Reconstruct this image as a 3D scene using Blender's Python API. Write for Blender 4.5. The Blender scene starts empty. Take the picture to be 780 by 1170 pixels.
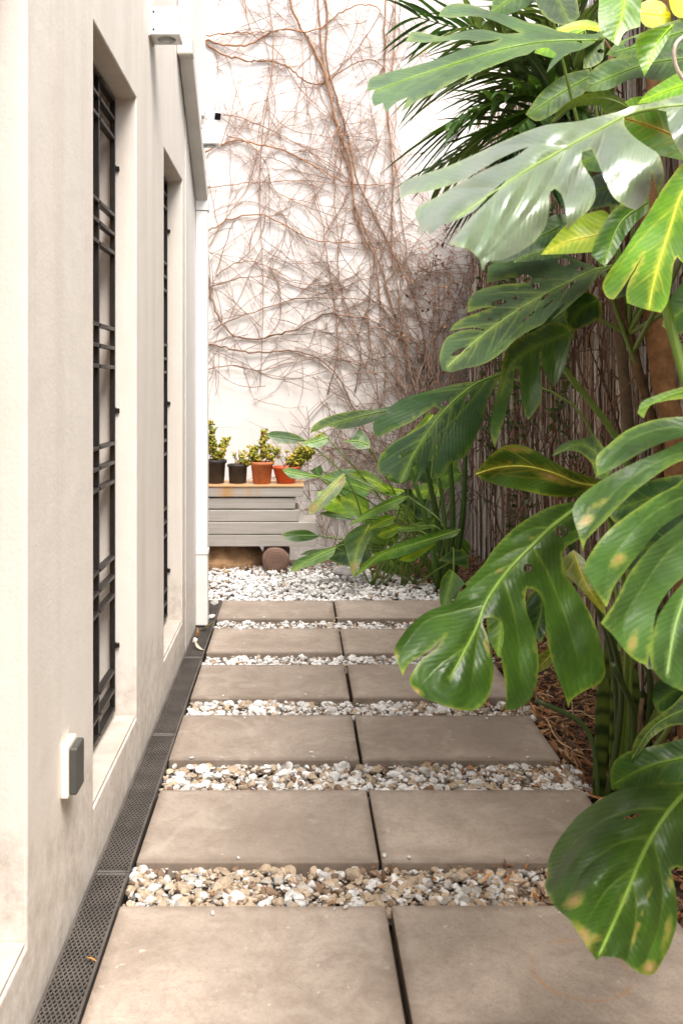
import bpy, bmesh, math, random
import numpy as np
from mathutils import Vector
from mathutils.geometry import delaunay_2d_cdt

random.seed(7); rng = np.random.default_rng(11)
scene = bpy.context.scene
COL = scene.collection
H, F, VX, VY = 1.35, 1040.0, 338.0, 440.0          # eye height, focal length and vanishing point in photo pixels

def P(px, py, d):
    return np.array([(px-VX)/F*d, d, H-(py-VY)/F*d])

# ------------------------------------------------------------------ mesh builder
class MB:
    def __init__(s):
        s.v = []; s.f = []; s.c = []; s.n = 0
    def add(s, verts, faces, col=(.5, .5, .5)):
        verts = np.asarray(verts, float).reshape(-1, 3)
        k = len(verts)
        s.v.append(verts)
        col = np.asarray(col, float)
        if col.ndim == 1: col = np.tile(col[:3], (k, 1))
        s.c.append(col)
        for fc in (faces if isinstance(faces, list) and len(faces) and isinstance(faces[0], np.ndarray) and faces[0].ndim == 2 else [faces]):
            fc = np.asarray(fc, int)
            if len(fc): s.f.append(fc + s.n)
        s.n += k
    def box(s, x0, x1, y0, y1, z0, z1, col=(.5, .5, .5)):
        v = [(x, y, z) for z in (z0, z1) for y in (y0, y1) for x in (x0, x1)]
        s.add(v, np.array([(0, 2, 3, 1), (4, 5, 7, 6), (0, 1, 5, 4), (2, 6, 7, 3), (0, 4, 6, 2), (1, 3, 7, 5)]), col)
    def bar(s, a, b, w, t, up=(0, 0, 1), col=(.5, .5, .5)):
        a = np.array(a, float); b = np.array(b, float); d = b-a; d /= np.linalg.norm(d)
        u = np.cross(d, up); u /= np.linalg.norm(u); n = np.cross(u, d)
        v = [p+u*i*w/2+n*j*t/2 for p in (a, b) for i, j in ((-1, -1), (1, -1), (1, 1), (-1, 1))]
        s.add(v, np.array([(0, 3, 2, 1), (4, 5, 6, 7), (0, 1, 5, 4), (1, 2, 6, 5), (2, 3, 7, 6), (3, 0, 4, 7)]), col)
    def tube(s, pts, rad, sides=6, col=(.5, .5, .5), cap=True):
        pts = np.asarray(pts, float); n = len(pts)
        rad = np.broadcast_to(np.asarray(rad, float), (n,))
        tan = np.gradient(pts, axis=0); tan /= (np.linalg.norm(tan, axis=1, keepdims=True)+1e-12)
        ref = np.array([0.13, .31, .94]) if abs(tan[0][2]) < .8 else np.array([.94, .2, .1])
        u = np.cross(tan, ref); u /= (np.linalg.norm(u, axis=1, keepdims=True)+1e-12)
        w = np.cross(tan, u)
        a = np.arange(sides)*2*np.pi/sides
        ring = pts[:, None, :] + rad[:, None, None]*(np.cos(a)[None, :, None]*u[:, None, :]+np.sin(a)[None, :, None]*w[:, None, :])
        i = np.arange(n-1)[:, None]*sides; j = np.arange(sides)[None, :]; j2 = (j+1) % sides
        q = np.stack([i+j, i+j2, i+sides+j2, i+sides+j], -1).reshape(-1, 4)
        c = np.asarray(col, float)
        if c.ndim == 2: c = np.repeat(c, sides, axis=0)
        s.add(ring.reshape(-1, 3), q, c)
        if cap and sides >= 6:
            s.f.append(np.arange(sides)[None, ::-1]+s.n-n*sides); s.f.append(np.arange(sides)[None, :]+s.n-sides)
    def lathe(s, prof, cx, cy, seg=28, col=(.5, .5, .5)):
        prof = np.asarray(prof, float); m = len(prof)
        a = np.arange(seg)*2*np.pi/seg
        v = np.stack([cx+prof[:, 0, None]*np.cos(a), cy+prof[:, 0, None]*np.sin(a), np.repeat(prof[:, 1, None], seg, 1)], -1).reshape(-1, 3)
        i = np.arange(m-1)[:, None]*seg; j = np.arange(seg)[None, :]; j2 = (j+1) % seg
        s.add(v, np.stack([i+j, i+j2, i+seg+j2, i+seg+j], -1).reshape(-1, 4), col)
    def mesh(s, name, origin=(0, 0, 0), smooth=False):
        me = bpy.data.meshes.new(name)
        v = np.concatenate(s.v)-np.asarray(origin, float); c = np.concatenate(s.c)
        me.vertices.add(len(v)); me.vertices.foreach_set('co', v.astype(np.float32).ravel())
        loops = np.concatenate([f.ravel() for f in s.f]); tot = np.concatenate([np.full(len(f), f.shape[1]) for f in s.f])
        me.loops.add(len(loops)); me.loops.foreach_set('vertex_index', loops.astype(np.int32))
        me.polygons.add(len(tot))
        st = np.concatenate([[0], np.cumsum(tot)[:-1]])
        me.polygons.foreach_set('loop_start', st.astype(np.int32))
        me.polygons.foreach_set('use_smooth', np.full(len(tot), smooth))
        me.update(calc_edges=True)
        at = me.attributes.new('col', 'FLOAT_COLOR', 'POINT')
        at.data.foreach_set('color', np.concatenate([c, np.ones((len(c), 1))], 1).astype(np.float32).ravel())
        me.validate()
        return me

def world_origin(o):
    r = np.zeros(3)
    while o is not None:
        r += np.array(o.location); o = o.parent
    return r

def tag(o, label=None, cat=None, group=None, kind=None):
    if label: o['label'] = label
    if cat: o['category'] = cat
    if group: o['group'] = group
    if kind: o['kind'] = kind
    return o

def thing(name, label, cat, base=(0, 0, 0), group=None):
    o = bpy.data.objects.new(name, None); COL.objects.link(o)
    o.location = base; o.empty_display_size = .1
    return tag(o, label, cat, group)

def obj(name, mb, mat, parent=None, base=(0, 0, 0), smooth=False, bevel=0, seg=2):
    org = world_origin(parent) if parent else np.asarray(base, float)
    me = mb.mesh(name, org, smooth)
    me.materials.append(mat)
    o = bpy.data.objects.new(name, me); COL.objects.link(o)
    if parent: o.parent = parent
    else: o.location = base
    if bevel:
        b = o.modifiers.new('edge', 'BEVEL'); b.width = bevel; b.segments = seg; b.limit_method = 'ANGLE'; b.angle_limit = .6
    return o

def copy_tree(o, parent=None):
    c = o.copy(); COL.objects.link(c); c.parent = parent
    for ch in [x for x in bpy.data.objects if x.parent == o]: copy_tree(ch, c)
    return c

# ------------------------------------------------------------------ materials
def nt(name):
    m = bpy.data.materials.new(name); m.use_nodes = True
    t = m.node_tree; b = t.nodes['Principled BSDF']
    return m, t, b
def N(t, typ, **kw):
    n = t.nodes.new(typ)
    for k, v in kw.items():
        if k in n.inputs.keys(): n.inputs[k].default_value = v
        else: setattr(n, k, v)
    return n
def noise(t, scale, detail=5, rough=.55, vec=None, dist=0):
    n = N(t, 'ShaderNodeTexNoise'); n.inputs['Scale'].default_value = scale; n.inputs['Detail'].default_value = detail
    n.inputs['Roughness'].default_value = rough; n.inputs['Distortion'].default_value = dist
    if vec is not None: t.links.new(vec, n.inputs['Vector'])
    return n.outputs['Fac']
def ramp(t, fac, a, b, ca=(0, 0, 0), cb=(1, 1, 1)):
    r = N(t, 'ShaderNodeValToRGB'); e = r.color_ramp.elements
    e[0].position = a; e[1].position = b; e[0].color = (*ca, 1); e[1].color = (*cb, 1)
    t.links.new(fac, r.inputs[0]); return r.outputs[0]
def mix(t, fac, a, b, typ='MIX'):
    m = N(t, 'ShaderNodeMix', data_type='RGBA', blend_type=typ)
    for sock, v in ((m.inputs[0], fac), (m.inputs[6], a), (m.inputs[7], b)):
        if isinstance(v, bpy.types.NodeSocket): t.links.new(v, sock)
        elif isinstance(v, (int, float)): sock.default_value = v
        else: sock.default_value = (*v, 1)
    return m.outputs[2]
def math_(t, op, a, b=None):
    m = N(t, 'ShaderNodeMath', operation=op)
    for s_, v in ((m.inputs[0], a), (m.inputs[1], b)):
        if v is None: continue
        if isinstance(v, bpy.types.NodeSocket): t.links.new(v, s_)
        else: s_.default_value = v
    return m.outputs[0]
def coords(t, scale=(1, 1, 1), which='Object'):
    tc = N(t, 'ShaderNodeTexCoord'); mp = N(t, 'ShaderNodeMapping'); mp.inputs['Scale'].default_value = scale
    t.links.new(tc.outputs[which], mp.inputs['Vector']); return mp.outputs[0]
def world_pos(t, scale=(1, 1, 1)):
    g = N(t, 'ShaderNodeNewGeometry'); mp = N(t, 'ShaderNodeMapping'); mp.inputs['Scale'].default_value = scale
    t.links.new(g.outputs['Position'], mp.inputs['Vector']); return mp.outputs[0]
def bump(t, b, h, strength=.3, dist=.01):
    n = N(t, 'ShaderNodeBump'); n.inputs['Strength'].default_value = strength; n.inputs['Distance'].default_value = dist
    t.links.new(h, n.inputs['Height']); t.links.new(n.outputs[0], b.inputs['Normal'])
def setcol(t, b, c):
    if isinstance(c, bpy.types.NodeSocket): t.links.new(c, b.inputs['Base Color'])
    else: b.inputs['Base Color'].default_value = (*c, 1)

def simple(name, col, rough=.5, metal=0, var=.15, sc=8, bmp=0):
    m, t, b = nt(name); b.inputs['Roughness'].default_value = rough; b.inputs['Metallic'].default_value = metal
    v = noise(t, sc, 5, .6, coords(t))
    lo = tuple(x*(1-var) for x in col); hi = tuple(min(1, x*(1+var)) for x in col)
    setcol(t, b, ramp(t, v, .3, .7, lo, hi))
    if bmp: bump(t, b, noise(t, sc*6, 6, .6, coords(t)), bmp, .004)
    return m

def plaster(name, base, dirt, streak=.35, bottom=None, scale=1.0, low_k=.65, bmp=.28, blocks=False):
    m, t, b = nt(name); b.inputs['Roughness'].default_value = .8
    p = world_pos(t)
    big = ramp(t, noise(t, 1.3*scale, 5, .6, p, .4), .35, .7)
    st = ramp(t, noise(t, 3.0, 6, .65, world_pos(t, (2.2, 2.2, .22))), .45, .75)
    c = mix(t, math_(t, 'MULTIPLY', big, .35), base, tuple(x*y for x, y in zip(base, (.93, .90, .86))))
    c = mix(t, math_(t, 'MULTIPLY', st, streak), c, dirt)
    # splash dirt with a ragged edge low on the wall
    sep = N(t, 'ShaderNodeSeparateXYZ'); t.links.new(p, sep.inputs[0])
    zz = math_(t, 'ADD', sep.outputs[2], math_(t, 'MULTIPLY', noise(t, 5, 6, .65, p), -.55))
    low = ramp(t, zz, -.25, .12, (1, 1, 1), (0, 0, 0))
    spk = ramp(t, noise(t, 22, 5, .7, p), .35, .7)
    c = mix(t, math_(t, 'MULTIPLY', math_(t, 'MULTIPLY', low, low_k), spk), c, bottom or dirt)
    setcol(t, b, c)
    h = math_(t, 'ADD', math_(t, 'MULTIPLY', noise(t, 9, 4, .5, p), .8), math_(t, 'MULTIPLY', noise(t, 110, 4, .6, p), .25))
    if blocks:                                      # rendered blockwork: joints just showing through the paint
        cb = N(t, 'ShaderNodeCombineXYZ'); t.links.new(sep.outputs[0], cb.inputs[0]); t.links.new(sep.outputs[2], cb.inputs[1])
        br = N(t, 'ShaderNodeTexBrick'); br.inputs['Scale'].default_value = 1; br.inputs['Brick Width'].default_value = .4; br.inputs['Row Height'].default_value = .2; br.inputs['Mortar Size'].default_value = .006; br.inputs['Mortar Smooth'].default_value = .6
        t.links.new(cb.outputs[0], br.inputs['Vector'])
        k = math_(t, 'MULTIPLY', br.outputs['Fac'], ramp(t, noise(t, 2.2, 5, .6, p), .35, .65))
        c2 = mix(t, math_(t, 'MULTIPLY', k, .35), c, dirt); setcol(t, b, c2)
        h = math_(t, 'SUBTRACT', h, math_(t, 'MULTIPLY', k, .5))
    bump(t, b, h, bmp, .012)
    return m

M = {}
M['house'] = plaster('house_plaster', (.755, .70, .645), (.52, .435, .365), .42, (.36, .29, .23), low_k=.6, bmp=.24)
M['white_wall'] = plaster('white_plaster', (.72, .69, .68), (.55, .49, .46), .38, (.36, .32, .29), blocks=True)
M['corner'] = plaster('skylit_corner_plaster', (.76, .73, .70), (.60, .54, .49), .3, (.42, .36, .31), low_k=.5, bmp=.16)  # wall plaster made paler to imitate glow from the sky
M['grey_wall'] = plaster('grey_plaster', (.62, .57, .53), (.35, .28, .23), .5, (.15, .12, .1), 2)
M['sill'] = plaster('sill_plaster', (.53, .49, .445), (.28, .22, .165), .6, (.42, .36, .30), 3)

def concrete(ring=None):
    m, t, b = nt('paver_concrete'); b.inputs['Roughness'].default_value = .62
    p = world_pos(t)
    c = mix(t, ramp(t, noise(t, 2.1, 6, .6, p, .6), .32, .68), (.30, .242, .197), (.465, .387, .325))
    c = mix(t, math_(t, 'MULTIPLY', ramp(t, noise(t, 5.5, 7, .7, p, 1.8), .45, .72), .6), c, (.23, .175, .135))
    c = mix(t, math_(t, 'MULTIPLY', ramp(t, noise(t, 60, 5, .7, p), .5, .75), .4), c, (.16, .13, .105))
    c = mix(t, math_(t, 'MULTIPLY', ramp(t, noise(t, 31, 2, .5, p), .70, .74), .5), c, (.6, .56, .5))
    oi = N(t, 'ShaderNodeObjectInfo')
    hs = N(t, 'ShaderNodeHueSaturation'); t.links.new(c, hs.inputs['Color'])
    t.links.new(math_(t, 'ADD', math_(t, 'MULTIPLY', oi.outputs['Random'], .28), .86), hs.inputs['Value']); c = hs.outputs[0]
    if ring:
        sep = N(t, 'ShaderNodeSeparateXYZ'); t.links.new(p, sep.inputs[0])
        dx = math_(t, 'SUBTRACT', sep.outputs[0], ring[0]); dy = math_(t, 'SUBTRACT', sep.outputs[1], ring[1])
        r = math_(t, 'SQRT', math_(t, 'ADD', math_(t, 'MULTIPLY', dx, dx), math_(t, 'MULTIPLY', dy, dy)))
        r = math_(t, 'ADD', r, math_(t, 'MULTIPLY', noise(t, 12, 3, .5, p), .012))
        d = math_(t, 'ABSOLUTE', math_(t, 'SUBTRACT', r, ring[2]))
        k = ramp(t, d, .001, .007, (1, 1, 1), (0, 0, 0))
        k = math_(t, 'MULTIPLY', k, ramp(t, noise(t, 9, 3, .5, p), .38, .6))
        c = mix(t, math_(t, 'MULTIPLY', k, .6), c, (.50, .24, .07))
    gc = N(t, 'ShaderNodeTexCoord'); sg = N(t, 'ShaderNodeSeparateXYZ'); t.links.new(gc.outputs['Generated'], sg.inputs[0])
    ex = math_(t, 'MULTIPLY', math_(t, 'SUBTRACT', .5, math_(t, 'ABSOLUTE', math_(t, 'SUBTRACT', sg.outputs[0], .5))), .70)
    ey = math_(t, 'MULTIPLY', math_(t, 'SUBTRACT', .5, math_(t, 'ABSOLUTE', math_(t, 'SUBTRACT', sg.outputs[1], .5))), .46)
    e = math_(t, 'ADD', math_(t, 'MINIMUM', ex, ey), math_(t, 'MULTIPLY', math_(t, 'SUBTRACT', noise(t, 8, 7, .7, p), .5), .07))
    ed = ramp(t, e, -.004, .030, (1, 1, 1), (0, 0, 0))
    c = mix(t, math_(t, 'MULTIPLY', ed, .6), c, (.15, .11, .08))
    c = mix(t, math_(t, 'MULTIPLY', ramp(t, noise(t, 190, 3, .7, p), .50, .72), .42), c, (.16, .125, .10))
    c = mix(t, math_(t, 'MULTIPLY', ramp(t, noise(t, 13, 8, .75, p, .8), .50, .70), .38), c, (.20, .155, .12))
    c = mix(t, math_(t, 'MULTIPLY', ramp(t, noise(t, 3.4, 3, .5, p, 2.5), .60, .66), .22), c, (.52, .45, .38))
    setcol(t, b, c)
    bump(t, b, math_(t, 'ADD', noise(t, 25, 6, .65, p), math_(t, 'MULTIPLY', noise(t, 160, 3, .6, p), .4)), .22, .006)
    return m
M['paver'] = concrete(); M['paver_ring'] = concrete((.655, 2.10, .115))

def attr_mat(name, rough=.7, var=.25, sc=40, bmp=.3, spec=.5):
    m, t, b = nt(name); b.inputs['Roughness'].default_value = rough; b.inputs['Specular IOR Level'].default_value = spec
    a = N(t, 'ShaderNodeAttribute', attribute_name='col')
    p = world_pos(t)
    k = ramp(t, noise(t, sc, 5, .65, p), .3, .7, (1-var,)*3, (1+var*.4,)*3)
    setcol(t, b, mix(t, 1.0, a.outputs['Color'], k, 'MULTIPLY'))
    if bmp: bump(t, b, noise(t, sc*2.5, 5, .6, p), bmp, .003)
    return m
M['pebble'] = attr_mat('pebble_stone', .75, .3, 60, .5)
M['twig'] = attr_mat('twig_bark', .8, .35, 70, .5, .3)
M['litter'] = attr_mat('dry_leaves', .75, .35, 50, .3, .3)
M['bark'] = attr_mat('bark', .85, .45, 35, .9, .2)
M['petiole'] = attr_mat('green_stalk', .4, .15, 25, .1)

def leafmat(name, rough, transl, coat=0, spec=.5):
    m, t, b = nt(name)
    a = N(t, 'ShaderNodeAttribute', attribute_name='col'); p = world_pos(t)
    k = ramp(t, noise(t, 9, 6, .65, p), .28, .72, (.62, .68, .6), (1.38, 1.25, 1.1))
    c = mix(t, 1.0, a.outputs['Color'], k, 'MULTIPLY')
    c = mix(t, math_(t, 'MULTIPLY', ramp(t, noise(t, 95, 3, .7, p), .66, .74), .35), c, (.23, .2, .07))
    ax = N(t, 'ShaderNodeAttribute', attribute_name='aux'); sa = N(t, 'ShaderNodeSeparateColor'); t.links.new(ax.outputs['Color'], sa.inputs[0])
    fine = math_(t, 'SINE', math_(t, 'ADD', math_(t, 'MULTIPLY', sa.outputs[0], 1000.0), math_(t, 'MULTIPLY', noise(t, 16, 3, .5, p), 3.0)))
    c = mix(t, 1.0, c, ramp(t, fine, -.0, 1.0, (.92, .93, .92), (1.12, 1.10, 1.06)), 'MULTIPLY')
    bn = math_(t, 'ADD', sa.outputs[1], math_(t, 'MULTIPLY', math_(t, 'SUBTRACT', noise(t, 38, 6, .7, p), .5), .75))
    c = mix(t, math_(t, 'MULTIPLY', ramp(t, bn, .30, .60), .55), c, (.27, .27, .05))
    c = mix(t, math_(t, 'MULTIPLY', ramp(t, bn, .56, .68), .75), c, (.24, .155, .05))
    c = mix(t, math_(t, 'MULTIPLY', ramp(t, bn, .66, .92), .9), c, mix(t, noise(t, 60, 4, .6, p), (.52, .39, .21), (.34, .23, .10)))
    setcol(t, b, c)
    t.links.new(ramp(t, noise(t, 14, 4, .6, p), .3, .75, (rough*.8,)*3, (rough*1.35,)*3), b.inputs['Roughness'])
    b.inputs['Specular IOR Level'].default_value = spec
    b.inputs['Coat Weight'].default_value = coat; b.inputs['Coat Roughness'].default_value = rough*.8
    bump(t, b, math_(t, 'ADD', noise(t, 22, 3, .5, p), math_(t, 'ADD', math_(t, 'MULTIPLY', noise(t, 150, 4, .6, p), .16), math_(t, 'MULTIPLY', fine, .07))), .32, .008)
    tr = N(t, 'ShaderNodeBsdfTranslucent')
    t.links.new(mix(t, 1.0, c, (2.2, 2.0, .7), 'MULTIPLY'), tr.inputs['Color'])
    ms = N(t, 'ShaderNodeMixShader'); ms.inputs[0].default_value = transl
    t.links.new(b.outputs[0], ms.inputs[1]); t.links.new(tr.outputs[0], ms.inputs[2])
    t.links.new(ms.outputs[0], t.nodes['Material Output'].inputs['Surface'])
    return m
M['leaf'] = leafmat('monstera_leaf', .40, .22, .10, .5)
M['leaf_glare'] = leafmat('waxy_monstera_leaf', .42, .12, 1.0, 1.0)
def wax(m, w_):
    b = m.node_tree.nodes['Principled BSDF']; b.inputs['Coat IOR'].default_value = 2.1; b.inputs['Coat Roughness'].default_value = .26
    b.inputs['Sheen Weight'].default_value = w_; b.inputs['Sheen Roughness'].default_value = .45; b.inputs['Sheen Tint'].default_value = (1, 1, 1, 1)
    return m
wax(M['leaf_glare'], .42)
M['leaf_wax'] = wax(leafmat('greyish_monstera_leaf', .4, .15, .35, .6), .05)
M['leaf_far'] = leafmat('plant_leaf', .38, .25)
M['leaf_small'] = leafmat('small_leaf', .45, .3)
M['iron'] = simple('black_iron', (.022, .02, .02), .42, .3, .3, 20, .2)
M['grate'] = simple('grate_plastic', (.085, .074, .066), .5, 0, .35, 9, .3)
M['dark'] = simple('dark_channel', (.012, .011, .01), .9)
M['frame'] = simple('window_frame_brown', (.07, .05, .035), .4)
M['white_paint'] = simple('white_paint', (.82, .81, .79), .45, 0, .05, 6)
M['grey_paint'] = simple('greyed_white_paint', (.60, .57, .53), .5, 0, .08, 6)
M['cover'] = simple('grey_cover_plastic', (.058, .058, .052), .5, 0, .15, 12)
M['cream'] = simple('cream_plastic', (.78, .72, .62), .45, 0, .05)
M['lens'] = simple('lamp_lens', (.30, .30, .29), .15, 0, .05)
M['black_glass'] = simple('camera_lens', (.01, .01, .012), .08)
M['terracotta'] = simple('terracotta', (.46, .15, .06), .7, 0, .25, 14, .3)
M['red_plastic'] = simple('red_bowl_plastic', (.50, .085, .02), .5, 0, .15, 10)
M['pot_black'] = simple('black_pot_plastic', (.035, .03, .03), .55, 0, .6, 9, .2)
M['soil'] = simple('dark_soil', (.045, .03, .02), .95, 0, .5, 30, 1)
M['earth'] = simple('brown_earth', (.46, .28, .15), .95, 0, .5, 12, 1)
M['rock'] = simple('grey_rock', (.33, .31, .30), .85, 0, .3, 14, .8)

def pane_mat():
    m, t, b = nt('window_pane'); b.inputs['Roughness'].default_value = .12
    setcol(t, b, ramp(t, noise(t, 1.6, 3, .5, world_pos(t, (1, 1.2, .5))), .3, .7, (.88, .46, .16), (.95, .70, .42)))  # warm tan base colour stands in for a sunny reflection
    b.inputs['Specular IOR Level'].default_value = .3
    return m
M['pane'] = pane_mat()
def board_mat(rust, wood=False):
    m, t, b = nt('brushed_board'); b.inputs['Roughness'].default_value = .42; b.inputs['Metallic'].default_value = .25
    p = world_pos(t, (1.5, 8, 30)); q = world_pos(t, (9, 1, 1))
    c = mix(t, ramp(t, noise(t, 2, 5, .6, p), .3, .7), (.40, .37, .34), (.52, .49, .46))
    c = mix(t, math_(t, 'MULTIPLY', ramp(t, noise(t, .8, 4, .6, q), .5, .7), .3), c, (.36, .29, .22))
    if rust:
        c = mix(t, math_(t, 'MULTIPLY', ramp(t, noise(t, .62, 3, .5, q), .48, .62), .8), c, (.56, .30, .09))
    if wood:
        b.inputs['Metallic'].default_value = 0; c = mix(t, ramp(t, noise(t, 1.2, 6, .65, world_pos(t, (2, 14, 14))), .3, .7), (.40, .21, .085), (.56, .36, .19))
    setcol(t, b, c); bump(t, b, noise(t, 6, 3, .5, p), .08, .003)
    return m
M['board'] = board_mat(False); M['board_rust'] = board_mat(True); M['honey'] = board_mat(False, True)
def log_mat():
    m, t, b = nt('log_end_grain'); b.inputs['Roughness'].default_value = .85
    p = coords(t)
    w = N(t, 'ShaderNodeTexWave', wave_type='RINGS', rings_direction='Y'); w.inputs['Scale'].default_value = 26; w.inputs['Distortion'].default_value = 3; w.inputs['Detail'].default_value = 3
    t.links.new(p, w.inputs['Vector'])
    setcol(t, b, mix(t, ramp(t, noise(t, 14, 5, .6, p), .3, .7), mix(t, w.outputs['Fac'], (.15, .085, .06), (.27, .17, .13)), (.17, .10, .075)))
    bump(t, b, w.outputs['Fac'], .5, .006); return m
M['log'] = log_mat()
def ground_mat():
    m, t, b = nt('soil_ground'); b.inputs['Roughness'].default_value = .95
    p = world_pos(t)
    setcol(t, b, mix(t, ramp(t, noise(t, 9, 8, .7, p), .3, .7), (.055, .035, .022), (.15, .095, .06)))
    bump(t, b, noise(t, 35, 6, .7, p), .8, .02); return m
M['ground'] = ground_mat()

# ------------------------------------------------------------------ the setting
g = MB(); g.add([(-40, -40, -.07), (40, -40, -.07), (40, 40, -.07), (-40, 40, -.07)], np.array([(0, 1, 2, 3)]))
tag(obj('ground', g, M['ground']), 'dark soil ground under the gravel and planting bed', 'ground', kind='structure')

WX = -.567                                          # the face of the house wall
wins = [(1.25, 1.92), (2.55, 3.24), (3.91, 4.55)]
ZS, ZT, RX = .163, 2.372, -.735                     # sill, lintel, back of the recess
y0h, y1h, zt = -2.0, 5.67, 3.9
house = thing('house', 'cream plastered house with tall barred window recesses beside the paver path', 'house', (WX, 1.8, 0))
w = MB()
ys = [y0h] + [q for a in wins for q in a] + [y1h]; zs = [-.10, ZS, ZT, zt]
idx = {}; vv = []; ff = []
def vid(x, y, z):
    k = (round(x, 4), round(y, 4), round(z, 4))
    if k not in idx: idx[k] = len(vv); vv.append(k)
    return idx[k]
for i in range(len(ys)-1):
    for j in range(3):
        if j == 1 and i % 2 == 1:
            a, b_ = ys[i], ys[i+1]
            for q in ([(WX, a, ZS), (RX, a, ZS), (RX, a, ZT), (WX, a, ZT)], [(WX, b_, ZT), (RX, b_, ZT), (RX, b_, ZS), (WX, b_, ZS)],
                      [(WX, a, ZT), (RX, a, ZT), (RX, b_, ZT), (WX, b_, ZT)], [(WX, b_, ZS), (RX, b_, ZS), (RX, a, ZS), (WX, a, ZS)],
                      [(RX, a, ZS), (RX, b_, ZS), (RX, b_, ZT), (RX, a, ZT)]):
                ff.append([vid(*v) for v in q])
        else:
            ff.append([vid(WX, ys[i], zs[j]), vid(WX, ys[i+1], zs[j]), vid(WX, ys[i+1], zs[j+1]), vid(WX, ys[i], zs[j+1])])
bx = -5.0
for j in range(3):
    ff.append([vid(WX, y1h, zs[j]), vid(bx, y1h, zs[j]), vid(bx, y1h, zs[j+1]), vid(WX, y1h, zs[j+1])])
    ff.append([vid(WX, y0h, zs[j]), vid(WX, y0h, zs[j+1]), vid(bx, y0h, zs[j+1]), vid(bx, y0h, zs[j])])
    ff.append([vid(bx, y0h, zs[j]), vid(bx, y0h, zs[j+1]), vid(bx, y1h, zs[j+1]), vid(bx, y1h, zs[j])])
w.add(vv, np.array(ff))
obj('wall', w, M['house'], house, bevel=.006)
w = MB(); w.box(WX-.2, WX+.003, 4.66, 5.674, -.06, zt-.01); obj('skylit_corner_panel', w, M['corner'], house, bevel=.004)  # added panel, its pale colour paints sky brightness onto the wall's far end
r = MB(); r.box(bx-.15, WX+.06, y0h-.05, y1h-.25, zt, zt+.14)
obj('roof', r, M['white_paint'], house, bevel=.01)

def make_window(a, b_):
    wd = MB()                                       # dark frame in the recess
    xf = RX+.035
    for z0, z1, ya, yb in ((ZS+.002, ZS+.06, a+.002, b_-.002), (ZT-.06, ZT-.002, a+.002, b_-.002), (ZS+.06, ZT-.06, a+.002, a+.05), (ZS+.06, ZT-.06, b_-.05, b_-.002)):
        wd.box(RX+.002, xf, ya, yb, z0, z1)
    o = obj('window', wd, M['frame'], house, bevel=.003)
    pn = MB(); pn.box(RX+.004, RX+.018, a+.05, b_-.05, ZS+.06, ZT-.06); obj('pane', pn, M['pane'], o)
    gr = MB(); gx = -.648; c = (a+b_)/2; t = .017
    for y in (a+.02, c-.065, c+.065, b_-.02): gr.box(gx-t/2, gx+t/2, y-t/2, y+t/2, .195, 2.362)
    zz = [2.354, 2.287, 2.22]+[.21+.067*k+.401*n for n in range(5) for k in range(3)]
    vy = [a+.02, c-.065, c+.065, b_-.02]
    for z in zz:
        for ya, yb in zip(vy[:-1], vy[1:]):
            gr.box(gx-.012, gx+.012, ya+t/2, yb-t/2, z-.006, z+.006)
    for z in (2.12, 1.26, .425) if a > 2 else ():    # fixing lugs into the reveals
        gr.box(gx+.0105, gx+.021, b_-.0105, b_+.01, z-.008, z+.008)
        gr.box(gx-.009, gx+.0105, b_-.011, b_-.001, z-.011, z+.011)
    obj('grille', gr, M['iron'], o, bevel=.0015, seg=1)
    sl = MB(); sl.box(RX+.04, WX-.004, a+.001, b_-.001, ZS+.001, ZS+.012); obj('sill', sl, M['sill'], o, bevel=.003)
for a in wins: make_window(*a)

# rear wall, side wall and brushwood fence
b = MB(); b.box(-5.5, 2.2, 7.40, 7.65, -.1, 5.4)
obj('garden_wall', b, M['white_wall'], base=(0, 7.4, 0), bevel=.01)
tag(bpy.data.objects['garden_wall'], 'tall white wall at the end of the path with bare vines on it', 'wall')
b = MB(); b.box(1.50, 1.68, -2, 7.399, -.1, 3.3)
tag(obj('side_wall', b, M['grey_wall'], base=(1.5, 3, 0)), 'grey boundary wall glimpsed through gaps in the brushwood fence', 'wall')

def wiggle(a, b_, n, amp):
    a = np.asarray(a, float); b_ = np.asarray(b_, float)
    t = np.linspace(0, 1, n)[:, None]
    off = np.cumsum(rng.normal(0, 1, (n, 3)), 0); off -= off[:1]+(off[-1:]-off[:1])*t
    return a+(b_-a)*t+off*amp

fence = thing('brushwood_fence', 'weathered brushwood fence of upright twigs behind the big green leaves', 'fence', (1.44, 4, 0))
fm = MB()
pal = np.array([(.58, .50, .44), (.42, .33, .25), (.74, .68, .62), (.22, .14, .09), (.33, .23, .16), (.10, .06, .04)])
for k in range(1750):
    y = 1.6+5.75*rng.random()**.85; x = 1.47-.075*rng.random()
    z0 = max(-.06, rng.normal(.2, .7)); L = rng.uniform(.5, 2.0); z1 = min(3.35, z0+L)
    if rng.random() < .5: z0, z1 = rng.uniform(0, 2.6), 0; z1 = min(3.4, z0+rng.uniform(.4, 1.4))
    p = wiggle((x, y, z0), (x+rng.normal(0, .01), y+rng.normal(0, .03), z1), 7, .004)
    p[:, 0] = np.clip(p[:, 0], 1.36, 1.49)
    c = pal[rng.choice(6, p=[.25, .2, .2, .13, .12, .1])]*rng.uniform(.75, 1.2)
    fm.tube(p, np.linspace(rng.uniform(.004, .009), .003, 7), 4, c, False)
obj('twig_panel', fm, M['twig'], fence)
fw = MB()
for z in (.5, 1.5, 2.5): fw.tube(wiggle((1.385, 1.6, z), (1.385, 7.3, z+.03), 30, .002), .0035, 5, (.12, .08, .06))
obj('tie_wire', fw, M['twig'], fence)
tm = MB()
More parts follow.
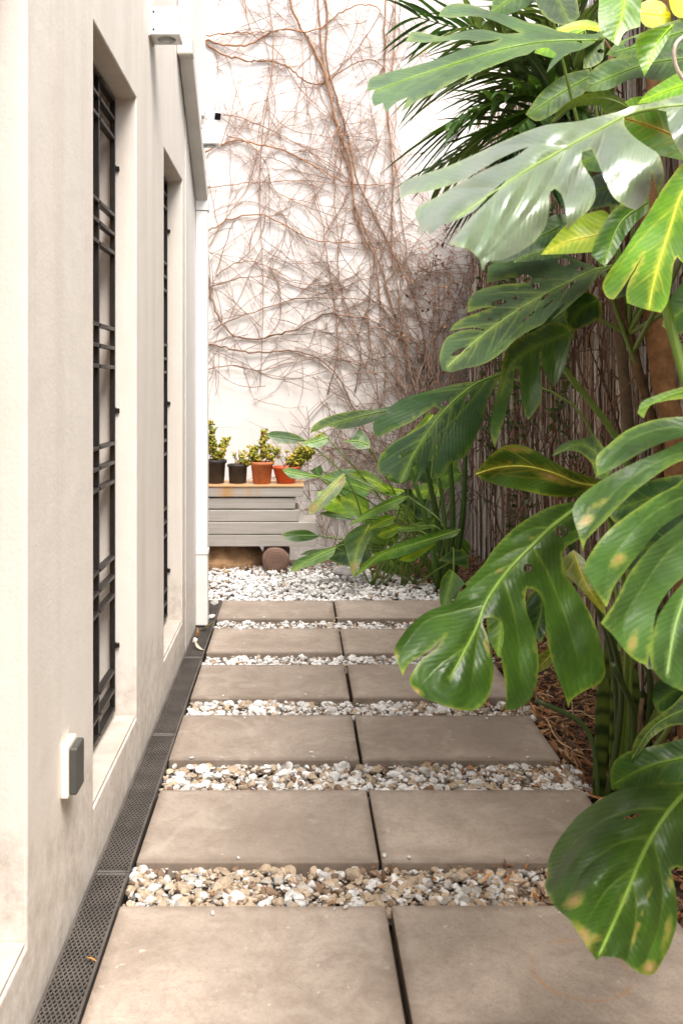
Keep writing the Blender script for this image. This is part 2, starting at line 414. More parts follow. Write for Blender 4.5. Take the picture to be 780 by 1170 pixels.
for k in range(110):                                # thick brown mat of dead climber on the nearer stretch, darkened for deeper shade
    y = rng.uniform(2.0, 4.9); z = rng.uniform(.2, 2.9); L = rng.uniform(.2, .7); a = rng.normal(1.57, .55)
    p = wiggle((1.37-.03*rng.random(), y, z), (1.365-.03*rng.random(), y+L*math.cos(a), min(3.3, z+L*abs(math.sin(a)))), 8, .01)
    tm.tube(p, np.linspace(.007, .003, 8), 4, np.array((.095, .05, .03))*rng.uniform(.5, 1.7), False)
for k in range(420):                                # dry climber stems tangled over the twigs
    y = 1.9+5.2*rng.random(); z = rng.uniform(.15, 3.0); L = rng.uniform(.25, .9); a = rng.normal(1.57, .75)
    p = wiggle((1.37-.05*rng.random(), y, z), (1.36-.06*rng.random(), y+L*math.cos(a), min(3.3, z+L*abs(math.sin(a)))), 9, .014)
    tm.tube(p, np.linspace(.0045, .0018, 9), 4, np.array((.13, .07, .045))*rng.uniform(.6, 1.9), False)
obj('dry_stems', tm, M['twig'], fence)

# ------------------------------------------------------------------ pavers
rows = [(1.90, 2.36), (2.578, 3.038), (3.28, 3.722), (3.93, 4.40), (4.588, 5.05), (5.26, 5.708)]
tops = ['nearest row at the bottom of the picture', 'second nearest row', 'third row from the front', 'fourth row from the front', 'fifth row from the front', 'farthest row by the white gravel patch']
xs = [(-.456, .232), (.243, .958)]
for i, (ya, yb) in enumerate(rows):
    for j, (xa, xb) in enumerate(xs):
        m = MB(); dx = .004*math.sin(i*2.1+j); dz = .0015*math.sin(i*3.7+j*2)
        cx, cy = (xa+xb)/2, (ya+yb)/2
        m.box(xa+dx, xb+dx, ya, yb, -.052, dz)
        side = 'beside the drain grate' if j == 0 else 'beside the planting bed'
        lab = 'concrete paver %s, %s' % (side, tops[i])
        if (i, j) == (0, 1): lab = 'large concrete paver with a curved orange rust stain, nearest the planting bed'
        tag(obj('concrete_paver', m, M['paver_ring'] if (i, j) == (0, 1) else M['paver'], base=(cx, cy, -.05), bevel=.005), lab, 'paver', 'concrete pavers of the path')

# ------------------------------------------------------------------ drain grates
def make_grate(ya, yb, label):
    x0, x1 = -.562, -.463
    t = thing('drain_grate', label, 'drain grate', ((x0+x1)/2, ya, -.03), 'drain grates along the house wall')
    fr = MB()
    fr.box(x0, x0+.008, ya+.002, yb-.002, -.028, -.004); fr.box(x1-.008, x1, ya+.002, yb-.002, -.028, -.004)
    fr.box(x0+.008, x1-.008, ya+.002, ya+.012, -.028, -.004); fr.box(x0+.008, x1-.008, yb-.012, yb-.002, -.028, -.004)
    obj('rim', fr, M['grate'], t, bevel=.0015, seg=1)
    lt = MB(); s = .0115; xa, xb = x0+.007, x1-.007; W = xb-xa
    for sg, zc in ((1, -.0060), (-1, -.0078)):
        y = ya+.006-W*2.1
        while y < yb:
            p0 = np.array([xa if sg > 0 else xb, y, zc]); p1 = np.array([xb if sg > 0 else xa, y+W*2.1, zc])
            d = p1-p0; lo = max(0, (ya+.008-y)/(W*2.1)); hi = min(1, (yb-.008-y)/(W*2.1))
            if hi-lo > .05: lt.bar(p0+d*lo, p0+d*hi, .0034, .003)
            y += s*2.1
    obj('lattice', lt, M['grate'], t)
    ch = MB(); ch.box(x0+.001, x1-.001, ya, yb, -.069, -.055); obj('channel', ch, M['dark'], t)
for ya, yb, l in ((1.55, 2.53, 'black diamond mesh drain grate nearest the camera, along the foot of the wall'),
                  (2.53, 3.53, 'black diamond mesh drain grate below the nearer fully visible window'),
                  (3.53, 4.53, 'black diamond mesh drain grate below the far window'),
                  (4.53, 5.74, 'farthest black drain grate, at the foot of the white downpipe')):
    make_grate(ya, yb, l)

# ------------------------------------------------------------------ gravel
def ico(sub):
    bm = bmesh.new(); bmesh.ops.create_icosphere(bm, subdivisions=sub, radius=1)
    v = np.array([x.co for x in bm.verts]); f = np.array([[q.index for q in x.verts] for x in bm.faces]); bm.free(); return v, f
ICO = {k: ico(k) for k in (1, 2, 3)}
def pebbles(mb, pts, size, cols, sub=2, flat=.68):
    v0, f0 = ICO[sub]; n = len(pts)
    # angular pebble forms: cut the ball by random planes
    for i in range(n):
        r = size[i]; v = v0.copy()
        for _ in range(10):
            q = rng.normal(0, 1, 3); q /= np.linalg.norm(q); h = rng.uniform(.45, .8)
            dd = v@q; k = dd > h; v[k] -= (dd[k]-h)[:, None]*q*.92
        v += rng.normal(0, .025, v.shape)
        v *= r*np.array([rng.uniform(.85, 1.35), rng.uniform(.7, 1.05), rng.uniform(.5, .85)])
        a = rng.uniform(0, 6.28); tlt = rng.normal(0, .35); ca, sa = math.cos(a), math.sin(a); ct, st = math.cos(tlt), math.sin(tlt)
        R = np.array([[ca, -sa, 0], [sa, ca, 0], [0, 0, 1]])@np.array([[1, 0, 0], [0, ct, -st], [0, st, ct]])
        mb.add(v@R.T+pts[i], f0, cols[i])
def gravel(x0, x1, ya, yb, n, smean, tan, sub, label, ztop=-.022, edge=None):
    mb = MB()
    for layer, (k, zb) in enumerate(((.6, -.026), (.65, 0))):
        m = int(n*k)
        x = rng.uniform(x0, x1, m); y = rng.uniform(ya, yb, m)
        if edge is not None:
            keep = x < edge(y)+rng.normal(0, .03, m); x = x[keep]; y = y[keep]; m = len(x)
        z = ztop+zb+rng.uniform(-.008, .005, m)
        s = np.clip(smean*np.exp(rng.normal(-.12, .38, m)), smean*.35, smean*1.9)
        w_ = rng.random(m)
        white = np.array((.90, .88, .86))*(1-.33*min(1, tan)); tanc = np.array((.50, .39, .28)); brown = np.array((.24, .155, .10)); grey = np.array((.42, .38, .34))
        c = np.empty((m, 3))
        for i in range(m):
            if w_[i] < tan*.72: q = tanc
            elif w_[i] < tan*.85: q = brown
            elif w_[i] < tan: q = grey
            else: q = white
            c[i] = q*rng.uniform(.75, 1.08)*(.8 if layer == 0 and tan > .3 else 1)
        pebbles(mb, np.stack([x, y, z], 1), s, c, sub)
    if edge is None:
        q = 1500; gs = rng.uniform(.0025, .006, q); gp = np.stack([rng.uniform(x0, x1, q), rng.uniform(ya, yb, q), ztop+rng.uniform(-.01, .004, q)], 1)
        for i in range(q): mb.add(ICO[1][0]*gs[i]*np.array([1.2, .9, .7])+gp[i], ICO[1][1], np.array([(.42, .33, .25), (.22, .15, .1), (.6, .54, .47)][rng.integers(3)])*rng.uniform(.7, 1.1))
        q = 9; pp = np.stack([rng.uniform(x0+.05, x1-.06, q), np.where(rng.random(q) < .5, ya-.004-abs(rng.normal(0, .025, q)), yb+.004+abs(rng.normal(0, .02, q))), np.full(q, .005)], 1)
        pebbles(mb, pp, rng.uniform(.004, .010, q), np.tile(white*.9, (q, 1)), 2)
    return tag(obj('gravel', mb, M['pebble'], base=((x0+x1)/2, (ya+yb)/2, -.05), smooth=False), label, 'gravel', kind='stuff')
gaps = [(2.36, 2.578), (3.038, 3.28), (3.722, 3.93), (4.40, 4.588), (5.05, 5.26)]
gl = ['tan and cream gravel strip between the two nearest paver rows', 'cream gravel strip behind the second paver row', 'white gravel strip behind the third paver row',
      'white gravel strip behind the fourth paver row', 'white gravel strip behind the fifth paver row']
for i, (a, c) in enumerate(gaps):
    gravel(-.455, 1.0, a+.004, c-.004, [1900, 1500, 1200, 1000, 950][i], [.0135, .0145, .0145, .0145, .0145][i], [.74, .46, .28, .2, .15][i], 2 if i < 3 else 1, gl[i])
gravel(-.75, 1.15, 5.715, 6.95, 4200, .0165, .06, 1, 'white gravel patch between the paving and the board stack', ztop=-.012,
       edge=lambda y: np.where(y < 6.2, .98, .98-(y-6.2)*.75))
pb = MB()
for i in range(260):                                # gravel spilt over the edges of the strips
    pass

# stray stones lying on the drain grate
for k, (x, y, s, l) in enumerate(((-.50, 5.62, .026, 'white stone on the drain beside the foot of the downpipe, the farthest'),
                                  (-.49, 5.28, .024, 'broad white stone on the drain edge by the last paver row'),
                                  (-.53, 4.78, .022, 'white stone among dry leaves on the drain below the downpipe'))):
    m = MB(); pebbles(m, np.array([(x, y, .008)]), [s], [(.78, .75, .71)], 3)
    tag(obj('stone', m, M['pebble'], base=(x, y, 0), smooth=False), l, 'stone', 'stray stones on the drain')
    
# ------------------------------------------------------------------ leaf litter in the bed
lm = MB()
def litter_leaf(mb, p, L, W, col):
    n = 5; t = np.linspace(0, 1, n); wv = W*np.sin(np.pi*np.clip(t*.92+.05, 0, 1))
    cu = rng.uniform(-.6, .6); fo = rng.uniform(.1, .8)
    a = rng.uniform(0, 6.28); ti = rng.normal(0, .45)
    v = []
    for i in range(n):
        x = (t[i]-.5)*L; z = cu*L*(t[i]-.5)**2*2
        v += [(x, -wv[i], z+fo*wv[i]), (x, 0, z), (x, wv[i], z+fo*wv[i])]
    v = np.array(v); ca, sa, ct, st = math.cos(a), math.sin(a), math.cos(ti), math.sin(ti)
    R = np.array([[ca, -sa, 0], [sa, ca, 0], [0, 0, 1]])@np.array([[ct, 0, st], [0, 1, 0], [-st, 0, ct]])
    f = [(i*3+j, i*3+j+1, i*3+j+4, i*3+j+3) for i in range(n-1) for j in range(2)]
    mb.add(v@R.T+p, np.array(f), col)
lp = [np.array(c) for c in ((.36, .16, .06), (.25, .12, .06), (.44, .24, .11), (.16, .085, .05), (.50, .33, .19), (.11, .06, .04))]
for k in range(4200):
    y = 1.85+5.4*rng.random()**1.1; x = rng.uniform(.965, 1.42) if y < 5.7 else rng.uniform(.55 if y > 6.2 else .95, 1.42)
    litter_leaf(lm, np.array((x, y, -.045+.05*rng.random()+max(0, x-1.1)*.2)), rng.uniform(.025, .075), rng.uniform(.005, .015), lp[rng.integers(6)]*rng.uniform(.7, 1.2))
for k in range(700):
    y = 1.9+5.2*rng.random(); x = rng.uniform(.98, 1.4); a = rng.uniform(0, 6.28); L = rng.uniform(.06, .25)
    p = wiggle((x, y, -.02+.05*rng.random()), (min(1.42, x+L*math.cos(a)), y+L*math.sin(a), .03*rng.random()+.03), 6, .007)
    p[:, 0] = np.maximum(p[:, 0], .965)
    lm.tube(p, .0022, 4, lp[rng.integers(6)]*rng.uniform(.6, 1.3), False)
for k in range(520):                                # scraps caught in the gravel and under the boards
    i = rng.integers(0, 8)
    if i < 5: a, c = gaps[i]; x = .96-abs(rng.normal(0, .35)); y = rng.uniform(a+.01, c-.01); z = -.004
    else: x = rng.uniform(-.7, .9); y = 6.75-abs(rng.normal(0, .15))+max(0, x)*.2; z = .01
    if x < -.45 and y < 5.7: continue
    litter_leaf(lm, np.array((x, y, z)), rng.uniform(.015, .04), rng.uniform(.003, .008), lp[rng.integers(5)]*rng.uniform(.8, 1.2))
tag(obj('leaf_litter', lm, M['litter'], base=(1.15, 4, 0)), 'brown dry leaves and twigs covering the planting bed', 'leaf litter', kind='stuff')
for k, (x, y, L, c, l) in enumerate(((-.50, 5.02, .13, (.55, .50, .18), 'thin yellow leaf lying across the drain at the foot of the downpipe'),
                                     (-.525, 4.86, .085, (.50, .27, .08), 'curled orange leaf on the drain below the yellow one'),
                                     (-.50, 4.66, .09, (.62, .55, .42), 'pale straw leaf on the drain in front of the curled orange one'),
                                     (-.478, 2.13, .03, (.50, .25, .07), 'small orange leaf on the nearest drain grate'))):
    m = MB(); litter_leaf(m, np.array((x, y, .006)), L, L*.11, c)
    tag(obj('fallen_leaf', m, M['litter'], base=(x, y, 0)), l, 'leaf', 'fallen leaves on the drain')

# ------------------------------------------------------------------ fittings on the house
def lamp(y, z, label):
    t = thing('wall_lamp', label, 'wall lamp', (WX, y, z), 'cube lamps on the house wall')
    m = MB(); m.box(WX+.006, WX+.118, y, y+.11, z, z+.108); obj('housing', m, M['white_paint'], t, bevel=.003)
    m = MB(); m.box(WX, WX+.006, y-.004, y+.114, z-.004, z+.112); obj('back_plate', m, M['grey_paint'], t)
    for dz in (.02, .088):
        m = MB(); m.tube([(WX+.02, y-.0035, z+dz), (WX+.02, y+.001, z+dz)], .004, 8); obj('screw', m, M['iron'], t)
    m = MB(); m.lathe([(.0, z-.004), (.034, z-.004), (.036, z-.001)], WX+.062, y+.055, 24); obj('lens', m, M['lens'], t, smooth=True)
lamp(3.50, 2.70, 'larger looking cube wall lamp above the first window, nearest of two')
lamp(5.30, 2.76, 'white cube wall lamp beside the downpipe, under the security camera')
t = thing('security_camera', 'small white security camera on the house corner above the far lamp', 'camera', (WX, 5.45, 2.98))
m = MB(); m.tube([(WX, 5.45, 2.99), (WX+.02, 5.45, 2.99)], .028, 16); obj('mount', m, M['white_paint'], t, smooth=False)
m = MB(); m.tube([(WX+.02, 5.45, 2.99), (WX+.05, 5.43, 2.985)], .01, 10); obj('arm', m, M['white_paint'], t)
m = MB(); m.bar((WX+.022, 5.50, 2.99), (WX+.105, 5.36, 2.935), .055, .06); obj('body', m, M['white_paint'], t, bevel=.01)
m = MB(); m.bar((WX+.1052, 5.3598, 2.9348), (WX+.1085, 5.354, 2.9325), .036, .04); obj('lens', m, M['black_glass'], t)
# downpipe
t = thing('downpipe', 'white square downpipe with a sloping offset running down the house wall', 'downpipe', (WX+.035, 5.15, 0))
pw = .068; xa, xb = WX+.004, WX+.004+pw
m = MB(); m.box(xa, xb, 5.10, 5.10+pw, .0, 2.33); obj('lower_pipe', m, M['white_paint'], t, bevel=.006)
m = MB(); m.box(xa+.001, xb+.004, 5.095, 5.105+pw, 2.331, 2.385); obj('collar', m, M['white_paint'], t, bevel=.003)
m = MB(); m.box(xa+.001, xb+.004, 5.096, 5.104+pw, .40, .43); obj('collar', m, M['white_paint'], t, bevel=.003)
m = MB(); m.bar(((xa+xb)/2, 4.38, 2.97), ((xa+xb)/2, 5.135, 2.40), pw-.002, pw); obj('sloping_pipe', m, M['grey_paint'], t, bevel=.004)
m = MB(); m.box(xa, xb, 4.33, 4.33+pw, 3.005, 3.88); obj('upper_pipe', m, M['white_paint'], t, bevel=.006)
m = MB(); m.box(xa-.003, xb+.003, 4.325, 4.335+pw, 2.925, 3.004); obj('elbow', m, M['grey_paint'], t, bevel=.008)
m = MB(); m.tube([(WX+.038, 5.134, -.004), (WX+.038, 5.134, .001)], .042, 16); obj('shoe', m, M['iron'], t)
# socket
t = thing('outdoor_socket', 'dark grey covered outdoor socket on a cream plate low on the wall', 'socket', (WX, 2.28, .39))
m = MB(); m.box(WX, WX+.020, 2.188, 2.274, .353, .480); obj('back_plate', m, M['cream'], t, bevel=.004)
m = MB(); m.box(WX+.0205, WX+.040, 2.193, 2.269, .36, .473); obj('cover', m, M['cover'], t, bevel=.005, seg=3)
m = MB(); m.tube([(WX+.012, 2.1865, .455), (WX+.012, 2.1885, .455)], .004, 10); obj('screw', m, M['cream'], t)

# ------------------------------------------------------------------ board stack and logs
bd = [(.615, .530, .055, 'topmost rust stained grey board of the stack, carrying the flower pots'), (.519, .441, -.005, 'second grey board from the top, the shortest one'),
      (.432, .348, .02, 'third grey board from the top of the stack'), (.343, .256, .15, 'second lowest grey board, jutting out under the upper three'), (.250, .165, .15, 'lowest grey board resting on the round log')]
yb0 = 6.68
for i, (z1, z0, xr, l) in enumerate(bd):
    if i == 0: z1 -= .0145
    m = MB(); m.box(-1.75, xr, yb0+[0, .012, .006, 0, .002][i], yb0+.40, z0, z1)
    if i < 4:
        for xq in (-1.6, -.9, -.2): m.box(xq, xq+.06, yb0+.22, yb0+.36, z0-.0085, z0-.0005)
    o = tag(obj('grey_board', m, M['board_rust'] if i == 0 else M['board'], base=(-.8, yb0, z0), bevel=.004), l, 'board', 'boards of the stack')
    if i == 0:
        m = MB(); m.box(-1.752, xr+.004, yb0-.006, yb0+.402, z1+.0005, z1+.014); obj('top_veneer', m, M['honey'], o, bevel=.003)
def log(cx, label):
    m = MB(); n = 40; a = np.arange(n)*2*np.pi/n; rr = .094*(1+.025*np.sin(3*a+1)+.015*np.sin(7*a))
    rings = []
    for y, k in ((yb0-.03, 0), (yb0-.03, .5), (yb0-.03, .94), (yb0-.022, 1), (yb0+.36, 1.02), (yb0+.36, .01)):
        rings.append(np.stack([cx+rr*k*np.cos(a)*1.06, np.full(n, y), .066+rr*k*np.sin(a)], 1))
    v = np.concatenate(rings); i = np.arange(5)[:, None]*n; j = np.arange(n)[None, :]; j2 = (j+1) % n
    m.add(v, np.stack([i+j, i+n+j, i+n+j2, i+j2], -1).reshape(-1, 4))
    return tag(obj('log', m, M['log'], base=(cx, yb0, .066), smooth=True), label, 'log')
log(-.15, 'short round log with its cut end facing out under the boards')
m = MB(); v0, f0 = ICO[3]
for cx, s in ((-.55, .34), (-.95, .3)):
    v = v0*np.array([s, .22, .13]); v = v*(1+.12*np.sin(v[:, :1]*23)*np.cos(v[:, 1:2]*31+2)+rng.normal(0, .02, (len(v), 1)))+np.array([cx, 6.97, .02])
    m.add(v, f0)
tag(obj('earth_bank', m, M['earth'], base=(-.6, 7.0, 0), smooth=True), 'brown earth bank in the shade under the boards', 'earth bank')

# ------------------------------------------------------------------ potted plants
def pot_profile(r0, r1, h, z, lip=.008):
    return [(0.001, z), (r0, z), (r0+(r1-r0)*.86, z+h*.84), (r1+lip*.2, z+h*.845), (r1+lip, z+h*.86), (r1+lip, z+h*.985), (r1+lip*.6, z+h), (r1-.004, z+h), (r1-.008, z+h*.8)]
def jade(parent, cx, cy, z, stems, lf=1.0):
    sm = MB(); lv = MB()
    for (dx, dz, L) in stems:
        a0 = np.array((cx+dx*.25+rng.normal(0, .01), cy+rng.normal(0, .015), z)); b0 = np.array((cx+dx, cy+rng.normal(0, .03), z+dz))
        p = wiggle(a0, b0, 8, .006); sm.tube(p, np.linspace(.005, .002, 8), 5, (.20, .085, .05))
        for k in range(int(L*1.6)):
            t = rng.uniform(.25, 1); q = p[int(t*7)]
            d = rng.normal(0, 1, 3); d[2] = abs(d[2])*.7+.1; d /= np.linalg.norm(d)
            tl = rng.uniform(.02, .06); e = q+d*tl
            sm.tube([q, (q+e)/2+rng.normal(0, .003, 3), e], [.002, .0017, .0012], 4, (.30, .12, .06), False)
            for u in np.linspace(.3, 1, 4):
                for sgn in (-1, 1):
                    s = rng.uniform(.008, .0135); cpos = q+(e-q)*u+np.cross(d, rng.normal(0, 1, 3))*.008*sgn
                    vv_ = ICO[1][0]*np.array([s, s*.8, s*.45])
                    n_ = rng.normal(0, 1, (3, 3)); qq, _ = np.linalg.qr(n_)
                    col = np.array([(.30, .36, .05), (.44, .42, .06), (.18, .26, .05), (.52, .44, .10)][rng.integers(4)])*rng.uniform(.8, 1.15)
                    lv.add(vv_@qq.T+cpos, ICO[1][1], col)
    obj('stems', sm, M['twig'], parent, smooth=True)
    if lv.n: obj('foliage', lv, M['leaf_small'], parent, smooth=True)
def potted(px, yb_, r0, r1, h, mat, stems, label, soilcol='soil', name='potted_plant'):
    zb = .6155; cx = (px-VX)/F*yb_
    t = thing(name, label, 'potted plant', (cx, yb_, zb), 'potted plants on the board stack')
    m = MB(); m.lathe(pot_profile(r0, r1, h, zb), cx, yb_, 32); obj('pot', m, M[mat], t, smooth=True)
    m = MB(); m.lathe([(.001, zb+h*.87), (r1*.5, zb+h*.88), (r1-.009, zb+h*.85)], cx, yb_, 20); obj('potting_soil', m, M['soil'], t, smooth=True)
    jade(t, cx, yb_, zb+h*.86, stems)
potted(246, 6.84, .066, .078, .175, 'pot_black', [(-.05, .22, 12), (-.035, .34, 14), (.01, .16, 8), (.06, .14, 9), (.09, .1, 7), (-.07, .14, 8), (.10, .18, 6)], 'bushy jade plant in the larger black pot, leftmost on the boards')
potted(271.5, 6.84, .064, .072, .142, 'pot_black', [(-.03, .10, 1), (.01, .13, 1), (.03, .09, 4), (-.04, .07, 0), (-.01, .1, 0)], 'sparse dry twigs in the smaller black pot')
potted(299, 6.82, .066, .083, .162, 'terracotta', [(-.06, .13, 9), (-.10, .09, 11), (-.13, .02, 9), (0, .27, 14), (.02, .22, 6), (.07, .15, 10), (.12, .12, 9), (-.09, .15, 8)], 'jade plant with spreading sprigs in the terracotta pot')
potted(326.5, 6.84, .066, .10, .125, 'red_plastic', [(.05, .09, 8), (.16, .17, 22), (.24, .24, 22), (.28, .27, 16), (.18, .10, 18), (.22, .14, 16), (0, .13, 2), (-.04, .12, 1)], 'leaning jade plant in the wide red bowl')

# ------------------------------------------------------------------ bare creeper on the white wall
def Z(p): return np.array([220+p[0]/2.6, p[1]/2.6])
def wallpt(px, off=.02):
    d = 7.4-off; return P(px[0], px[1], d)
def smooth_line(pts, n):
    pts = np.asarray(pts, float); t = np.concatenate([[0], np.cumsum(np.linalg.norm(np.diff(pts, axis=0), axis=1))]); u = np.linspace(0, t[-1], n)
    m = np.gradient(pts, t, axis=0); out = np.empty((n, pts.shape[1])); i = np.clip(np.searchsorted(t, u, side='right')-1, 0, len(t)-2)
    h = (t[i+1]-t[i])[:, None]; s = ((u-t[i])/(t[i+1]-t[i]))[:, None]
    return (2*s**3-3*s**2+1)*pts[i]+(s**3-2*s**2+s)*h*m[i]+(-2*s**3+3*s**2)*pts[i+1]+(s**3-s**2)*h*m[i+1]
stems = [
 (.012, [(37, 118), (100, 133), (170, 130), (230, 95), (290, 85), (330, 95), (380, 80), (440, 35), (500, 12), (545, 20), (565, 45)]),
 (.012, [(37, 125), (90, 160), (160, 178), (240, 180), (280, 195), (320, 230), (365, 250), (400, 240), (450, 205), (500, 180), (540, 178), (570, 205)]),
 (.008, [(37, 105), (110, 98), (190, 95), (290, 84)]),
 (.014, [(280, -40), (310, 60), (340, 110), (370, 165), (395, 220), (410, 290), (425, 350), (440, 400), (465, 470), (475, 540), (480, 620), (500, 690), (540, 760), (550, 830), (560, 900), (600, 970), (660, 1020), (700, 1180)]),
 (.012, [(390, -30), (400, 60), (395, 130), (400, 200), (430, 300), (450, 360), (470, 440), (490, 540), (530, 620), (570, 700), (600, 760), (650, 860), (680, 960), (700, 1100), (720, 1400)]),
 (.010, [(370, -30), (378, 100), (390, 210), (418, 320), (440, 430), (468, 520), (480, 600), (520, 700), (560, 800), (590, 900), (640, 1040), (680, 1200)]),
 (.010, [(37, 450), (80, 430), (130, 415), (200, 428), (270, 445), (330, 475), (400, 515), (470, 545), (530, 548), (600, 545)]),
 (.009, [(37, 690), (90, 660), (150, 640), (210, 638), (270, 665), (320, 695), (370, 715), (430, 720), (520, 720), (620, 715)]),
 (.012, [(-60, 620), (20, 720), (37, 770), (55, 880), (80, 950), (130, 1000), (180, 1008), (240, 995), (300, 980), (350, 955), (400, 932), (460, 940), (530, 950), (580, 985), (630, 1015), (690, 1020)]),
 (.011, [(0, 1020), (90, 1030), (150, 1045), (220, 1045), (290, 1042), (340, 1050), (400, 1085), (440, 1130), (470, 1200), (540, 1330)]),
 (.006, [(70, 820), (110, 790), (160, 775), (220, 790), (300, 830), (380, 850), (470, 860)]),
 (.007, [(60, 980), (140, 940), (220, 915), (320, 885), (400, 885), (500, 890), (600, 915), (700, 915)]),
 (.009, [(575, -30), (570, 100), (570, 200), (580, 330), (590, 450), (595, 560), (590, 680), (600, 800), (620, 950), (640, 1170)]),
 (.008, [(605, -30), (600, 120), (590, 220), (575, 320), (600, 480), (620, 640), (640, 780), (670, 950)]),
 (.006, [(37, 750), (90, 660), (160, 560), (210, 430), (260, 380), (320, 330), (360, 290)]),
 (.006, [(100, 400), (160, 420), (220, 490), (240, 560), (330, 610), (400, 680), (470, 720)]),
 (.006, [(150, -20), (180, 100), (260, 160), (300, 240), (390, 330), (420, 360)]),
 (.006, [(220, -20), (240, 120), (220, 300), (200, 500), (205, 700), (210, 900), (200, 1150)]),
 (.006, [(60, 330), (140, 350), (220, 380), (300, 420), (380, 470), (430, 500)]),
 (.006, [(37, 860), (120, 830), (210, 820), (300, 850), (390, 870), (500, 830), (600, 790)]),
 (.006, [(37, 1100), (120, 1085), (200, 1100), (280, 1080), (380, 1060), (480, 1010), (560, 960)]),
 (.006, [(37, 560), (120, 545), (220, 540), (320, 535), (420, 545), (500, 560)]),
 (.007, [(400, 1170), (430, 1050), (420, 900), (400, 760), (380, 640), (340, 500)]),
 (.007, [(480, 1170), (500, 1050), (470, 940), (440, 860), (430, 700), (420, 560), (430, 430)]),
 (.007, [(560, 1240), (540, 1100), (520, 960), (530, 800), (500, 650), (520, 520), (560, 400)]),
 (.007, [(660, 1170), (620, 1000), (580, 880), (560, 760), (540, 640), (470, 540), (400, 470)]),
]
creeper = thing('bare_creeper', 'leafless brown creeper spread over the white wall', 'creeper', (1.0, 7.36, 0))
cm = MB(); twl = MB()
paths = []
for r_, pts in stems:
    q = np.array([Z(p) for p in pts]); n = int(len(q)*5); s = smooth_line(q, n)
    p3 = np.array([wallpt(a, .012+.018*(.5+.5*math.sin(i*.35+r_*900))) for i, a in enumerate(s)])+rng.normal(0, .004, (n, 3))*np.array([1, .3, 1])
    tcol = np.clip((p3[:, 2]-1.2)/2.2, 0, 1)[:, None]
    colr = (1-tcol)*np.array((.24, .15, .105))+tcol*np.array((.34, .18, .095)); 
    cm.tube(p3, np.linspace(.72, .42, n)*r_, 6, colr*rng.uniform(.85, 1.15))
    paths.append((p3, r_))
obj('main_stems', cm, M['twig'], creeper, smooth=True)
def twig(p, ang, L, rad, lvl):
    n = max(4, int(L/.05)); pts = [p]; a = ang; curl_ = rng.normal(0, .05)
    for i in range(n):
        a += rng.normal(0, .12)+curl_
        q = pts[-1]+np.array([math.cos(a), rng.normal(0, .05), math.sin(a)])*L/n
        q[1] = min(7.394, max(7.365 if q[0] < .95 else 7.30, q[1])); pts.append(q)
    pts = np.array(pts); h = np.clip((pts[:, 2]-1.2)/2.5, 0, 1).mean()
    c = ((1-h)*np.array((.29, .20, .155))+h*np.array((.40, .25, .18)))*rng.uniform(.7, 1.3)
    twl.tube(pts, np.linspace(rad*1.15, rad*.6, len(pts)), 4, c, False)
    if lvl < 2:
        for k in range(rng.poisson(L*(3.6 if lvl == 0 else 3))):
            i = rng.integers(1, n); twig(pts[i], ang+rng.choice([-1, 1])*rng.uniform(.3, .85), L*rng.uniform(.2, .55), rad*.62, lvl+1)
    else:
        pass
for p3, r_ in paths:
    L = np.linalg.norm(np.diff(p3, axis=0), axis=1).sum()
    for k in range(int(L*4.4)):
        i = rng.integers(1, len(p3)-1); d = p3[i]-p3[i-1]; a = math.atan2(d[2], d[0])
        twig(p3[i], a+rng.choice([-1, 1])*rng.uniform(.15, .8)+(math.pi if rng.random() < .25 else 0), rng.uniform(.25, 1.2), .0029, 0)
for k in range(140):                               # stems rising from the right-hand corner
    x = rng.normal(1.12, .17); z = rng.uniform(.0, 1.5)
    twig(np.array([min(1.34, x), 7.34, z]), rng.normal(1.62, .2), rng.uniform(.5, 1.6), .0045, 2)
for k in range(75):                                # dense dry mat in the corner by the fence
    x = rng.normal(1.17, .12); z = rng.normal(2.15, .28)
    twig(np.array([min(1.36, x), 7.30+.06*rng.random(), z]), rng.uniform(0, 6.28), rng.uniform(.08, .35), .003, 1)
for k in range(60):
    x = rng.normal(.75, .3); z = rng.uniform(.1, .9)
    twig(np.array([min(1.36, x), 7.35, z]), rng.uniform(.6, 2.6), rng.uniform(.3, .9), .0036, 1)
for k in range(120):                                # fine growth spread over the whole wall
    twig(P(rng.uniform(236, 520), rng.uniform(-10, 470), 7.37), rng.uniform(-.6, 3.6), rng.uniform(.15, .6), .0028, 1)
for k in range(95):                                 # older growth low on the wall beside the boards
    twig(P(rng.uniform(335, 470), rng.uniform(530, 640), 7.37), rng.uniform(.3, 2.8), rng.uniform(.15, .5), .003, 1)
obj('twigs', twl, M['twig'], creeper)
bl = MB()
for k in range(170):                                # shrivelled leaves still hanging on
    x = rng.normal(1.12, .14); z = rng.normal(2.2, .35)
    litter_leaf(bl, np.array((min(1.36, x), 7.27+.06*rng.random(), z)), rng.uniform(.03, .07), rng.uniform(.005, .012), lp[rng.integers(5)]*np.array([.9, .8, .8]))
obj('withered_leaves', bl, M['litter'], creeper)

